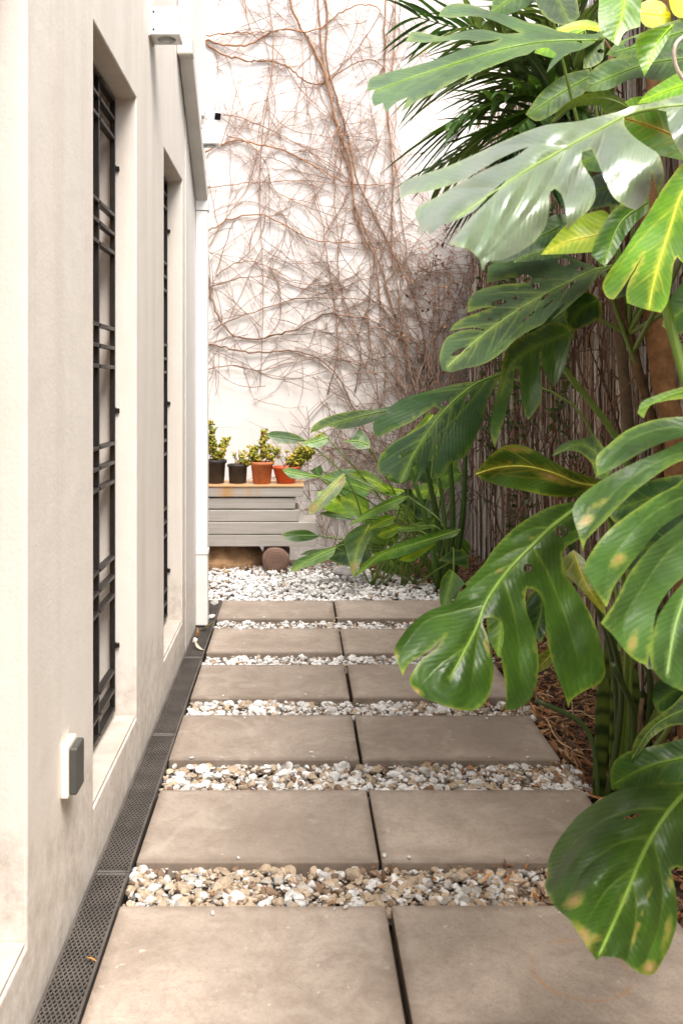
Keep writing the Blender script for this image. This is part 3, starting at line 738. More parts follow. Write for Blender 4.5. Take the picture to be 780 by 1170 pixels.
# ------------------------------------------------------------------ leaves traced in the photograph, given their own depth, tilt and curl
def inside(poly, q):
    x, y = q[:, 0], q[:, 1]; r_ = np.zeros(len(q), bool); n = len(poly); j = n-1
    for i in range(n):
        xi, yi = poly[i]; xj, yj = poly[j]
        c = ((yi > y) != (yj > y)) & (x < (xj-xi)*(y-yi)/(yj-yi+1e-12)+xi)
        r_ ^= c; j = i
    return r_
def dist_poly(q, line):
    d = np.full(len(q), 1e9)
    for a, b_ in zip(line[:-1], line[1:]):
        ab = b_-a; L2 = ab@ab+1e-9; t = np.clip(((q-a)@ab)/L2, 0, 1)
        d = np.minimum(d, np.linalg.norm(q-(a+t[:, None]*ab), axis=1))
    return d
def vein_weight(q, line, width, strength):
    seg = np.linalg.norm(np.diff(line, axis=0), axis=1); cum = np.concatenate([[0], np.cumsum(seg)]); tot = cum[-1]+1e-9
    best = np.full(len(q), 1e9); tt = np.zeros(len(q))
    for i, (a, b_) in enumerate(zip(line[:-1], line[1:])):
        ab = b_-a; t_ = np.clip(((q-a)@ab)/(ab@ab+1e-9), 0, 1); dd = np.linalg.norm(q-(a+t_[:, None]*ab), axis=1)
        k = dd < best; best[k] = dd[k]; tt[k] = ((cum[i]+t_*seg[i])/tot)[k]
    return np.clip(1-best/(width*(1-.7*tt)), 0, 1)*strength*(1-.9*tt)
def smooth_outline(pts, step):
    P_ = np.asarray(pts, float); n = len(P_); out = []
    e0 = P_-np.roll(P_, 1, 0); e1 = np.roll(P_, -1, 0)-P_
    cosang = (e0*e1).sum(1)/(np.linalg.norm(e0, axis=1)*np.linalg.norm(e1, axis=1)+1e-9)
    corner = cosang < .5
    l0 = np.linalg.norm(e0, axis=1)[:, None]; l1 = np.linalg.norm(e1, axis=1)[:, None]
    tn = (e0/(l0+1e-9)+e1/(l1+1e-9)); tn /= (np.linalg.norm(tn, axis=1, keepdims=True)+1e-9)
    for i in range(n):
        j = (i+1) % n; L = l1[i, 0]; k = max(1, int(round(L/step)))
        ta = e1[i]/L if corner[i] else tn[i]; tb = e1[i]/L if corner[j] else tn[j]
        for s in np.arange(k)/k:
            out.append((2*s**3-3*s**2+1)*P_[i]+(s**3-2*s**2+s)*L*ta*.85+(-2*s**3+3*s**2)*P_[j]+(s**3-s**2)*L*tb*.85)
    return np.array(out)

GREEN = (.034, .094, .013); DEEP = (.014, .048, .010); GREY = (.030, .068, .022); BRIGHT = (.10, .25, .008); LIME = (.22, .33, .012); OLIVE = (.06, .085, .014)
def leaf(parent, outline, mid, d, gx=0, gy=0, col=GREEN, holes=(), veins='auto', nv=6, curl=0., quilt=.006, burns=(), step=5.5, rib=.0045, ang=50,
         mat='leaf', name='leaf', vcol=None, petiole=None, ripple=.0065, label=None, edge=(.22, .30, .04), pr=.009, vstr=.55):
    ol = smooth_outline(outline, step*.8); mid = smooth_line(np.asarray(mid, float), max(6, int(len(mid)*4)))
    hl = []
    for h in holes:
        if len(h) == 5:
            a = np.linspace(0, 2*np.pi, 10, endpoint=False); r_ = math.radians(h[4])
            xx, yy = h[2]*np.cos(a), h[3]*np.sin(a)
            hl.append(np.stack([h[0]+xx*math.cos(r_)-yy*math.sin(r_), h[1]+xx*math.sin(r_)+yy*math.cos(r_)], 1))
    vl = []
    if veins == 'auto':
        seg = np.linalg.norm(np.diff(mid, axis=0), axis=1); cum = np.concatenate([[0], np.cumsum(seg)])
        for k in range(nv):
            s = cum[-1]*(.06+.86*k/nv)
            i = min(len(mid)-2, int(np.searchsorted(cum, s))); tg = mid[i+1]-mid[i]; a0 = math.atan2(tg[1], tg[0])
            for sg in (-1, 1):
                a = a0+sg*math.radians(ang*(1-.25*k/nv)+rng.normal(0, 3)); p = mid[i].copy(); ln = [p.copy()]
                for q in range(90):
                    p = p+4*np.array([math.cos(a), math.sin(a)]); a -= sg*.012
                    if not inside(ol, p[None])[0]: break
                    ln.append(p.copy())
                if len(ln) > 3: vl.append(np.array(ln))
    elif veins:
        vl = [smooth_line(np.asarray(v, float), len(v)*5) for v in veins]
    pts = [tuple(p) for p in ol]; ed = [(i, (i+1) % len(ol)) for i in range(len(ol))]
    for h in hl:
        b0 = len(pts); pts += [tuple(p) for p in h]; ed += [(b0+i, b0+(i+1) % len(h)) for i in range(len(h))]
    lo, hi = ol.min(0), ol.max(0)
    gxs, gys = np.meshgrid(np.arange(lo[0], hi[0], step), np.arange(lo[1], hi[1], step))
    gp = np.stack([gxs.ravel(), gys.ravel()], 1)+rng.uniform(-.25, .25, (gxs.size, 2))*step
    vw = 1.7
    vp = []
    for ln in vl+[mid]:
        s = smooth_line(ln, max(4, int(np.linalg.norm(np.diff(ln, axis=0), axis=1).sum()/3.5)))
        tg = np.gradient(s, axis=0); tg /= (np.linalg.norm(tg, axis=1, keepdims=True)+1e-9); nr = np.stack([-tg[:, 1], tg[:, 0]], 1)
        vp += [s, s+nr*vw, s-nr*vw]
    vp = np.concatenate(vp) if vp else np.zeros((0, 2))
    keep = dist_poly(gp, np.concatenate([ol, ol[:1]])) > step*.45
    gp = gp[keep & inside(ol, gp)]
    if len(vp):
        gp = gp[np.array([np.min(np.sum((vp-g_)**2, 1)) > (step*.4)**2 for g_ in gp], bool)] if len(gp) else gp
        vp = vp[inside(ol, vp) & (dist_poly(vp, np.concatenate([ol, ol[:1]])) > 1.0)]
    pts += [tuple(p) for p in gp]+[tuple(p) for p in vp]
    res = delaunay_2d_cdt([Vector(p) for p in pts], ed, [], 0, .05)
    V = np.array([tuple(v) for v in res[0]]); T = np.array([f for f in res[2] if len(f) == 3])
    cen = V[T].mean(1); k = inside(ol, cen)
    for h in hl: k &= ~inside(h, cen)
    T = T[k]
    used = np.unique(T); remap = -np.ones(len(V), int); remap[used] = np.arange(len(used)); V = V[used]; T = remap[T]
    dm = dist_poly(V, mid); dv = np.full(len(V), 1e9)
    for ln in vl: dv = np.minimum(dv, dist_poly(V, ln))
    de = dist_poly(V, np.concatenate([ol, ol[:1]]))
    c0 = mid[len(mid)//3]
    def depth(q, dm_, dv_):
        z = d+gx*(q[:, 0]-c0[0])/100+gy*(q[:, 1]-c0[1])/100+curl*(dm_/100)**2
        z = z+ripple*(1.6*np.sin(q[:, 0]*.045+q[:, 1]*.028+c0[0])+.9*np.sin(q[:, 1]*.075-q[:, 0]*.03+c0[1])+.35*np.sin(q[:, 0]*.13+q[:, 1]*.11))
        z = z-quilt*(np.minimum(np.minimum(dv_, dm_)/14, 1))
        return z
    D = depth(V, dm, dv)
    W = np.stack([(V[:, 0]-VX)/F*D, D, H-(V[:, 1]-VY)/F*D], 1)
    vc = np.array(vcol if vcol is not None else (col[0]*2.6+.04, col[1]*2.0+.05, col[2]*1.6))
    base = np.array(col)*(1+.22*np.sin(V[:, 0]*.06+V[:, 1]*.045+c0[1]))[:, None]
    C = np.clip(base, 0, 1)
    kv = np.zeros(len(V))
    for ln in vl: kv = np.maximum(kv, vein_weight(V, ln, 2.6, vstr))
    kv = kv[:, None]; C = C*(1-kv)+vc*kv
    km = (np.clip(1-dm/3.0, 0, 1)*.8)[:, None]; C = C*(1-km)+vc*1.15*km
    ke = (np.clip(1-de/1.6, 0, 1)*(.32+.3*np.sin(V[:, 0]*.05+V[:, 1]*.07)))[:, None].clip(0, 1); C = C*(1-ke)+np.array(edge)*ke
    bv = np.zeros(len(V))
    for (bx_, by_, rx_, ry_, rot, st) in burns:
        r_ = math.radians(rot); ux = (V[:, 0]-bx_)*math.cos(r_)+(V[:, 1]-by_)*math.sin(r_); uy = -(V[:, 0]-bx_)*math.sin(r_)+(V[:, 1]-by_)*math.cos(r_)
        bv = np.maximum(bv, np.clip(1.3-.8*np.sqrt((ux/rx_)**2+(uy/ry_)**2), 0, 1)*(.45+.4*st))
    sm_ = np.zeros(len(V)); bd_ = np.full(len(V), 1e9); ar = 0
    for a_, b_ in zip(mid[:-1], mid[1:]):
        ab = b_-a_; t_ = np.clip(((V-a_)@ab)/(ab@ab+1e-9), 0, 1); dd = np.linalg.norm(V-(a_+t_[:, None]*ab), axis=1); k = dd < bd_
        bd_[k] = dd[k]; sm_[k] = (ar+t_*np.linalg.norm(ab))[k]; ar += np.linalg.norm(ab)
    vu = (sm_-dm/math.tan(math.radians(ang)))*(.85 if step > 4 else 1.5)
    mb = MB()
    e1 = W[T[:, 1]]-W[T[:, 0]]; e2 = W[T[:, 2]]-W[T[:, 0]]; nrm = np.cross(e1, e2)
    flip = (nrm*W[T[:, 0]]*np.array([1, 1, 1])-nrm*np.array([0, 0, H])).sum(1) > 0
    T[flip] = T[flip][:, ::-1]
    mb.add(W, T, C)
    o = obj(name, mb, M[mat], parent, smooth=True)
    at = o.data.attributes.new('aux', 'FLOAT_COLOR', 'POINT')
    if len(at.data) == len(V): at.data.foreach_set('color', np.stack([vu/1000, bv, np.zeros(len(V)), np.ones(len(V))], 1).astype(np.float32).ravel())
    if label: o['label'] = label
    if rib:
        z0 = np.zeros(len(mid)); dd = depth(mid, z0, z0)-.0015
        m3 = np.stack([(mid[:, 0]-VX)/F*dd, dd, H-(mid[:, 1]-VY)/F*dd], 1)
        rb = MB(); rb.tube(m3, np.linspace(rib, rib*.3, len(m3)), 6, np.clip(vc*1.1, 0, 1))
        obj('midrib', rb, M['petiole'], o, smooth=True)
        if petiole is not None:
            pp = np.vstack([m3[:1], np.asarray(petiole, float)]); pp = smooth_line(pp, 18)
            pb_ = MB(); pb_.tube(pp, np.linspace(rib*1.05, pr, 18), 8, (.13, .20, .03)); obj('petiole', pb_, M['petiole'], o, smooth=True)
    return o

# --- tall climbing monstera -------------------------------------------------
tall = thing('monstera_plant', 'tall climbing monstera with the large glossy leaf glaring white above the path', 'monstera', (1.2, 3.0, 0))
T1 = smooth_line([(1.21, 3.02, -.06), (1.20, 3.0, .6), tuple(P(745, 480, 3.0)), tuple(P(728, 420, 2.98)), tuple(P(712, 360, 2.96)), tuple(P(695, 290, 2.9)), tuple(P(690, 200, 2.85)), tuple(P(700, 60, 2.8))], 40)
m = MB(); m.tube(T1+rng.normal(0, .002, T1.shape), np.linspace(.019, .014, 40)*(1+.12*np.sin(np.arange(40)*1.7)), 10, (.17, .105, .06)); obj('stem', m, M['bark'], tall, smooth=True)
S = lambda k: tuple(T1[k])
# glaring white leaf
leaf(tall, [(800, 100), (780, 107), (765, 111), (745, 117), (722, 121), (710, 126), (690, 131), (660, 138), (625, 142), (600, 150), (570, 163), (540, 177), (510, 190), (480, 200), (460, 208), (456, 219), (457, 227),
 (466, 222), (485, 219), (505, 214), (530, 205), (545, 196), (565, 184), (590, 172), (604, 167), (588, 179), (562, 190), (540, 201), (520, 212), (500, 224), (481, 234), (474, 241), (478, 256), (481, 270), (486, 261), (491, 269), (502, 259), (522, 251), (541, 241), (552, 230), (565, 216), (578, 205), (570, 216), (552, 234), (536, 250), (522, 267), (513, 278), (521, 281), (535, 285), (547, 296),
 (551, 310), (557, 299), (572, 297), (592, 288), (610, 276), (622, 260), (627, 240), (629, 218), (634, 215), (641, 222), (646, 240), (648, 263), (656, 254), (672, 240), (680, 225), (678, 208), (670, 195), (664, 184), (665, 173), (676, 170), (684, 188), (692, 208), (700, 224), (712, 234), (726, 240), (738, 230), (743, 214), (744, 196), (749, 212), (751, 228), (757, 208), (758, 197), (752, 176), (738, 166), (722, 154), (713, 142), (713, 132), (726, 126), (745, 124), (761, 127), (764, 145), (772, 165), (788, 190), (815, 160)],
 [(800, 118), (760, 122), (720, 130), (680, 150), (640, 172), (600, 195), (560, 222), (520, 250)], 1.66, gx=-.03, gy=-.32, ripple=.014, col=(.06, .12, .04), mat='leaf_glare', vstr=.25, curl=.22, nv=6, ang=46, rib=.004, quilt=.022, step=5,
 petiole=[(.80, 1.80, 1.92), (.98, 2.3, 1.9), S(28)], label='largest upper leaf, glaring white on its upper face')
leaf(tall, [(628, 141), (634, 130), (645, 119), (662, 109), (680, 104), (693, 103), (704, 108), (714, 117), (722, 124), (705, 130), (690, 128), (686, 121), (672, 120), (656, 122), (645, 130), (636, 138)], [(720, 124), (700, 114), (675, 112), (650, 122), (630, 139)], 1.80, gy=.1, col=GREY, nv=3, rib=.002, curl=.4)
# upper left fingered leaf
leaf(tall, [(690, 38), (662, 38), (640, 35), (620, 28), (600, 24), (585, 18), (560, 12), (535, 4), (515, 4), (503, 12), (501, 18), (515, 20), (535, 18), (555, 20), (575, 28), (594, 37), (575, 38), (552, 33), (535, 34), (505, 41), (480, 36), (470, 36), (463, 47), (485, 48), (512, 46), (532, 45), (550, 47), (572, 44), (560, 49), (535, 53), (512, 62), (490, 70), (468, 76), (440, 83), (422, 90), (419, 104), (428, 102), (424, 112), (428, 121), (437, 117), (441, 128), (452, 117), (466, 111), (458, 128), (478, 114), (498, 105), (518, 93), (536, 84), (528, 97), (541, 85), (560, 76), (576, 70), (592, 64), (602, 62), (612, 56), (625, 54), (636, 61), (628, 72), (624, 83), (635, 72), (648, 61), (662, 57), (676, 50)],
 [(680, 46), (640, 46), (590, 52), (520, 72), (460, 92), (428, 104)], 2.25, gx=-.02, gy=-.6, mat='leaf_wax', vstr=.4, quilt=.016, ripple=.012, col=(.04, .10, .02), curl=.2, nv=5, ang=26, rib=.004, petiole=[(.88, 2.5, 2.3), S(36)], holes=[(662, 47, 3, 2, 0)])
# bright leaf at the right
leaf(tall, [(800, 175), (780, 185), (768, 200), (755, 218), (742, 240), (728, 262), (710, 290), (694, 312), (688, 326), (690, 334), (695, 341), (701, 342), (709, 332), (721, 313), (736, 288), (727, 306), (718, 322), (715, 336), (716, 346), (727, 350), (740, 354), (755, 357), (762, 346), (767, 322), (769, 302), (773, 293), (780, 300), (800, 310), (830, 260)],
 [(805, 190), (778, 222), (766, 258), (754, 295), (745, 330), (741, 352)], 2.0, gx=.02, gy=-.26, col=BRIGHT, nv=4, ang=42, rib=.004, vcol=(.55, .62, .06), petiole=[(1.02, 2.3, 1.8), S(24)], edge=(.6, .6, .1))
leaf(tall, [(742, 224), (716, 228), (700, 240), (686, 260), (677, 283), (675, 291), (685, 300), (691, 304), (702, 290), (714, 270), (725, 255), (740, 240)], [(740, 230), (712, 250), (690, 300)], 2.15, gx=.05, gy=-.1, col=GREEN, nv=3, rib=.003)
leaf(tall, [(617, 291), (628, 277), (640, 263), (652, 252), (672, 243), (690, 240), (700, 250), (690, 270), (682, 285), (660, 289), (640, 290)], [(700, 258), (680, 268), (650, 275), (620, 290)], 2.3, gx=.03, gy=-.25, col=LIME, nv=3, rib=.002, vcol=(.6, .6, .08))
# holed grey leaf
leaf(tall, [(700, 304), (686, 306), (670, 301), (645, 290), (620, 283), (598, 285), (575, 295), (557, 304), (556, 323), (570, 320), (588, 317), (604, 322), (585, 324), (560, 327), (541, 335), (534, 346), (534, 357), (550, 352), (565, 350), (546, 357), (530, 363), (519, 370), (513, 378), (528, 375), (545, 374), (556, 378), (540, 376), (525, 378), (511, 385), (504, 398), (502, 412), (505, 423), (515, 425), (530, 421), (545, 418), (560, 412), (576, 400), (590, 387), (608, 376), (626, 368), (640, 358), (655, 345), (672, 330), (684, 315)],
 [(700, 303), (680, 308), (650, 322), (615, 340), (575, 365), (540, 392), (512, 418)], 2.65, gx=.02, gy=-.55, mat='leaf_wax', col=GREY, nv=6, ang=38, rib=.004, curl=.1, vcol=(.20, .28, .07),
 holes=[(644, 299, 7, 4.5, 10), (662, 307, 4, 2.5, 0), (600, 318, 8, 5, 0), (612, 326, 5, 4, 0), (621, 317, 3.5, 1.5, 0), (570, 346, 9, 3.6, -12), (589, 340, 4, 2, 0), (559, 365, 3, 1.6, 0), (649, 327, 11, 1.6, -38), (622, 339, 6, 1.5, -40), (595, 352, 5, 1.8, -40), (604, 361, 11, 1.3, -42), (626, 347, 8, 1.2, -40), (572, 366, 4, 1.3, -40), (632, 360, 20, 2.2, -46), (526, 401, 12, 3, -25)],
 petiole=[(.98, 2.85, 1.72), S(22)])
# leaves of the upper right corner
leaf(tall, [(680, -30), (684, 0), (683, 18), (687, 38), (697, 46), (706, 52), (714, 36), (731, 30), (733, 0), (738, -30)], [(712, -30), (712, 10), (700, 48)], 2.0, gx=.06, gy=-.1, col=BRIGHT, nv=4, rib=.003)
leaf(tall, [(692, 62), (702, 50), (725, 40), (750, 30), (785, 18), (810, 10), (810, 40), (785, 52), (760, 60), (735, 62), (712, 66)], [(810, 25), (760, 42), (700, 60)], 2.2, gx=.03, gy=-.3, col=GREEN, nv=4, rib=.003, holes=[(720, 48, 8, 4, -35)])
leaf(tall, [(667, 104), (672, 85), (690, 70), (720, 62), (750, 55), (800, 48), (800, 82), (770, 90), (750, 92), (735, 88), (715, 92), (700, 100), (685, 104)], [(800, 64), (740, 72), (672, 98)], 2.45, gx=.02, gy=-.3, col=GREEN, nv=5, rib=.003)
leaf(tall, [(727, 46), (735, 36), (758, 30), (772, 26), (762, 45), (752, 62), (742, 76), (736, 87), (729, 68)], [(768, 28), (750, 50), (737, 84)], 2.05, gx=.05, col=BRIGHT, nv=4, rib=.002)
leaf(tall, [(730, 6), (738, 0), (755, 1), (765, 12), (766, 24), (755, 31), (738, 30), (731, 22)], [(766, 16), (748, 16), (731, 14)], 2.3, gy=-.2, col=(.55, .60, .02), nv=3, rib=.002)
leaf(tall, [(766, -20), (764, 0), (768, 14), (776, 20), (800, 16), (800, -20)], [(790, -20), (780, 0), (772, 18)], 2.3, gy=-.2, col=(.5, .56, .03), nv=2, rib=.002)
leaf(tall, [(728, 118), (740, 104), (758, 92), (780, 80), (820, 66), (820, 112), (780, 112), (755, 116)], [(820, 88), (770, 100), (732, 116)], 2.1, gx=.04, gy=-.3, col=BRIGHT, nv=4, rib=.003)
leaf(tall, [(608, -20), (612, 2), (622, 18), (634, 26), (650, 28), (662, 18), (658, -5), (650, -20)], [(630, -20), (640, 5), (650, 26)], 2.6, gy=-.3, col=GREY, nv=3, rib=.002)
leaf(tall, [(630, 36), (650, 26), (670, 22), (686, 28), (690, 38), (675, 34), (655, 34), (640, 40)], [(690, 34), (660, 30), (632, 37)], 2.35, gy=-.3, col=(.25, .36, .04), nv=2, rib=.002)
leaf(tall, [(666, 78), (668, 55), (680, 38), (692, 32), (690, 50), (688, 68), (676, 76)], [(690, 38), (680, 55), (668, 76)], 2.3, gx=.1, gy=-.2, col=GREY, nv=3, rib=.002, holes=[(684, 46, 4, 2, 20), (686, 58, 4, 2.5, 0)])
leaf(tall, [(700, 128), (720, 112), (750, 108), (800, 104), (800, 190), (775, 182), (750, 176), (725, 160), (708, 146)], [(800, 172), (760, 150), (705, 132)], 2.3, gx=.03, gy=-.2, col=BRIGHT, nv=5, rib=.004, vcol=(.42, .26, .03))
leaf(tall, [(640, 225), (660, 210), (690, 196), (720, 190), (745, 200), (738, 225), (715, 232), (690, 236), (660, 240)], [(745, 205), (690, 215), (645, 228)], 2.55, gx=.03, gy=-.3, col=DEEP, nv=5, rib=.003)
leaf(tall, [(560, 300), (575, 275), (600, 262), (625, 255), (640, 262), (630, 280), (600, 292), (575, 300)], [(640, 258), (600, 278), (562, 299)], 2.75, gx=.03, gy=-.3, col=DEEP, nv=4, rib=.003)
leaf(tall, [(648, 372), (644, 355), (650, 340), (662, 332), (676, 335), (686, 346), (687, 360), (678, 368), (668, 372), (655, 378)], [(686, 342), (668, 350), (648, 374)], 2.75, gx=.05, gy=-.1, col=DEEP, nv=3, rib=.002, edge=(.35, .42, .04))
for (o_, m_, d_, c_, nv_) in (
 ([(600, 130), (618, 105), (645, 85), (672, 78), (680, 92), (660, 112), (635, 128), (612, 138)], [(682, 82), (640, 106), (602, 132)], 2.9, GREEN, 5),
 ([(690, 330), (700, 300), (722, 280), (748, 272), (760, 290), (745, 318), (720, 335), (702, 342)], [(756, 278), (722, 306), (692, 332)], 2.8, DEEP, 5),
 ([(756, 372), (766, 340), (785, 318), (815, 310), (815, 350), (790, 372), (770, 385)], [(815, 325), (785, 350), (758, 374)], 2.5, GREEN, 4),
 ([(655, 190), (664, 165), (688, 148), (716, 142), (730, 160), (712, 182), (684, 196)], [(726, 150), (690, 172), (657, 190)], 2.75, GREEN, 5),
 ([(742, 262), (748, 240), (766, 222), (800, 214), (800, 262), (772, 276), (752, 276)], [(800, 232), (770, 250), (744, 264)], 2.45, BRIGHT, 4),
 ([(610, 60), (620, 40), (645, 28), (668, 30), (660, 52), (638, 66)], [(668, 34), (640, 46), (612, 60)], 2.9, BRIGHT, 4),
 ([(560, 14), (566, -10), (590, -30), (620, -34), (622, -10), (600, 8), (578, 16)], [(620, -25), (592, -8), (562, 13)], 2.7, GREEN, 4),
 ([(600, 392), (610, 360), (636, 342), (660, 345), (655, 372), (632, 392)], [(658, 352), (630, 370), (602, 391)], 2.95, DEEP, 4),
 ([(586, 300), (605, 262), (640, 244), (668, 250), (650, 285), (618, 305)], [(664, 250), (625, 280), (588, 300)], 2.95, GREEN, 5)):
    leaf(tall, o_, m_, d_, gx=.04, gy=-.32, col=c_, nv=nv_, rib=.003, petiole=[S(25)])
m = MB(); m.tube(smooth_line([P(812, 30, 2.0), P(780, 42, 1.95), P(771, 52, 1.93), P(770, 66, 1.93), P(775, 82, 1.93), P(790, 100, 1.93), P(820, 130, 1.95)], 24), .0042, 8, (.60, .48, .40)); obj('aerial_root', m, M['petiole'], tall, smooth=True)
m = MB(); m.tube(smooth_line([P(758, 340, 2.0), P(768, 380, 1.98), P(780, 425, 1.95), P(800, 500, 1.95), (1.0, 2.2, .6), (1.12, 2.6, -.06)], 24), np.linspace(.011, .016, 24), 10, (.15, .24, .03)); obj('petiole', m, M['petiole'], tall, smooth=True)
m = MB()
for k in range(16):
    i = rng.integers(6, 24); p = T1[i]; q = p+np.array([rng.normal(0, .12), -rng.uniform(0, .1), -rng.uniform(.15, .5)])
    m.tube(wiggle(p, q, 10, .012), np.linspace(.003, .0015, 10), 5, (.22, .11, .055), False)
obj('aerial_roots', m, M['twig'], tall)

# --- lower monstera ---------------------------------------------------------
low = thing('monstera_plant', 'low spreading monstera whose big split leaves overhang the pavers', 'monstera', (1.05, 3.0, 0))
base_ = (1.06, 3.0, .0)
# central hero leaf
leaf(low, [(660, 574), (645, 575), (628, 579), (610, 588), (590, 601), (576, 614), (562, 630), (552, 645), (538, 660), (526, 672), (517, 688), (505, 692), (490, 698), (475, 708), (460, 725), (451, 740), (450, 748), (455, 760), (460, 772), (466, 760), (480, 750), (496, 739), (508, 726), (498, 741), (482, 753), (473, 765), (468, 777), (471, 786), (481, 796), (500, 804), (520, 810), (540, 812), (552, 805), (560, 790), (564, 770), (563, 755), (560, 740), (556, 725), (551, 711), (553, 706), (564, 706), (573, 711), (575, 733), (572, 746), (574, 762), (577, 780), (578, 800), (577, 812), (591, 810), (605, 800), (612, 785), (615, 760), (613, 735), (608, 715), (602, 700), (600, 684), (602, 672), (612, 675), (620, 688), (622, 702), (625, 730), (630, 755), (637, 775), (645, 795), (649, 809), (653, 800), (667, 790), (686, 780), (691, 770), (688, 745), (680, 715), (668, 690), (655, 670), (645, 655), (642, 637), (646, 626), (658, 618), (671, 610), (677, 596), (672, 580)],
 [(657, 581), (630, 602), (608, 623), (588, 643), (570, 665), (553, 692), (545, 715), (530, 745), (514, 775)], 1.98, gx=.10, gy=-.12, col=(.036, .092, .011), step=4.5, rib=.0055, quilt=.012, curl=.04, vcol=(.17, .28, .045),
 veins=[[(608, 625), (622, 648), (638, 685), (654, 730), (664, 772)], [(574, 662), (584, 690), (591, 725), (594, 775)], [(553, 692), (520, 699), (485, 711), (462, 738)], [(552, 695), (545, 730), (540, 770), (536, 800)], [(588, 643), (562, 655), (535, 674)], [(608, 623), (585, 630), (560, 645)], [(630, 602), (605, 605), (585, 615)], [(632, 602), (652, 608), (668, 600)], [(535, 738), (505, 758), (482, 782)]],
 holes=[(642, 607, 8, 7, 0), (603, 649, 5, 5, 0), (528, 672, 6, 2.5, -40)], burns=[(475, 790, 10, 5, 30, .8), (452, 748, 5, 8, 0, .5), (556, 738, 3, 16, -12, .6), (612, 613, 10, 3, -30, .5), (570, 652, 8, 2, -30, .5)],
 petiole=[(.80, 2.35, 1.02), (1.0, 2.75, .6), base_])
# right-hand fingered leaf
leaf(low, [(900, 520), (840, 490), (800, 478), (780, 476), (745, 480), (715, 492), (696, 507), (681, 522), (682, 544), (700, 536), (720, 524), (740, 513), (765, 503), (790, 498), (760, 513), (730, 526), (700, 541), (676, 556), (660, 570), (654, 580), (655, 592), (661, 612), (666, 630), (669, 618), (677, 609), (691, 595), (706, 579), (724, 562), (745, 546), (770, 530), (800, 520), (775, 552), (750, 566), (720, 586), (695, 606), (676, 630), (667, 650), (673, 663), (685, 683), (693, 694), (701, 671), (716, 650), (736, 625), (756, 602), (800, 575), (775, 598), (746, 622), (721, 652), (701, 690), (686, 712), (700, 726), (715, 745), (730, 757), (739, 760), (746, 722), (749, 700), (757, 684), (770, 668), (800, 645), (768, 680), (752, 704), (746, 725), (742, 746), (746, 765), (758, 779), (780, 790), (830, 800), (890, 740), (920, 620)],
 [(890, 570), (850, 585), (810, 610), (790, 660), (770, 720), (762, 770)], 1.42, gx=.10, gy=-.13, col=(.036, .092, .015), step=5.5, rib=.004, quilt=.006, curl=.03, vcol=(.19, .30, .09),
 veins=[[(830, 500), (770, 488), (720, 502), (684, 535)], [(850, 520), (780, 517), (730, 540), (690, 575), (668, 612)], [(850, 560), (775, 570), (725, 605), (695, 650), (690, 680)], [(830, 600), (770, 625), (735, 670), (712, 715), (716, 740)], [(800, 650), (775, 690), (765, 740), (768, 775)]],
 burns=[(668, 596, 14, 7, -40, .7), (706, 640, 16, 8, -45, .6), (722, 735, 7, 18, 15, .45), (684, 575, 18, 5, -30, .3)], petiole=[(1.0, 1.9, 1.0), (1.08, 2.5, .6), base_])
# bottom right leaf
leaf(low, [(850, 880), (800, 890), (770, 895), (745, 897), (720, 900), (700, 906), (680, 917), (660, 932), (641, 955), (629, 975), (625, 990), (625, 1002), (622, 1011), (627, 1025), (635, 1038), (649, 1050), (660, 1066), (672, 1085), (681, 1098), (685, 1094), (700, 1094), (711, 1097), (720, 1105), (735, 1114), (745, 1114), (755, 1101), (766, 1080), (773, 1055), (773, 1030), (769, 1006), (766, 995), (775, 991), (790, 1000), (830, 980), (860, 930)],
 [(840, 860), (785, 903), (765, 925), (745, 955), (730, 985), (718, 1015), (703, 1050), (684, 1092)], 1.50, gx=.06, gy=-.13, col=(.036, .088, .008), step=4.5, rib=.0055, quilt=.012, curl=.14, vcol=(.16, .26, .04),
 veins=[[(765, 925), (725, 925), (685, 940), (650, 970), (632, 1005)], [(745, 955), (705, 965), (670, 990), (645, 1030)], [(728, 990), (700, 1010), (675, 1045), (664, 1066)], [(745, 958), (752, 985), (757, 1020), (752, 1060), (738, 1100)], [(722, 1003), (727, 1040), (722, 1075), (717, 1096)]],
 holes=[(722, 933, 10, 2, -15)], burns=[(655, 1030, 16, 9, -35, .65), (668, 1070, 8, 22, -35, .7), (680, 1072, 9, 6, 0, .5), (728, 1060, 3, 30, 18, .6), (742, 1106, 12, 9, -30, .8), (762, 1065, 5, 26, 12, .6), (741, 1022, 3, 10, 20, .5), (765, 1010, 5, 10, 0, .4), (712, 1028, 6, 8, 30, .45)], petiole=[(.85, 1.9, .75), (1.02, 2.5, .4), base_])
# curled leaves behind it
leaf(low, [(698, 902), (697, 884), (702, 870), (715, 860), (740, 854), (765, 848), (800, 838), (840, 835), (840, 900), (800, 902), (750, 898), (720, 902)], [(840, 850), (780, 866), (740, 876), (702, 896)], 1.85, gx=.05, gy=-.2, col=GREEN, nv=4, rib=.003, petiole=[(1.05, 2.5, .5), base_])
leaf(low, [(721, 869), (723, 851), (733, 834), (752, 818), (768, 806), (790, 785), (840, 770), (840, 826), (800, 828), (765, 830), (744, 844), (731, 860)], [(840, 800), (780, 812), (745, 832), (722, 866)], 1.95, gx=.05, gy=-.2, col=GREY, nv=3, rib=.003, petiole=[(1.08, 2.6, .5), base_])
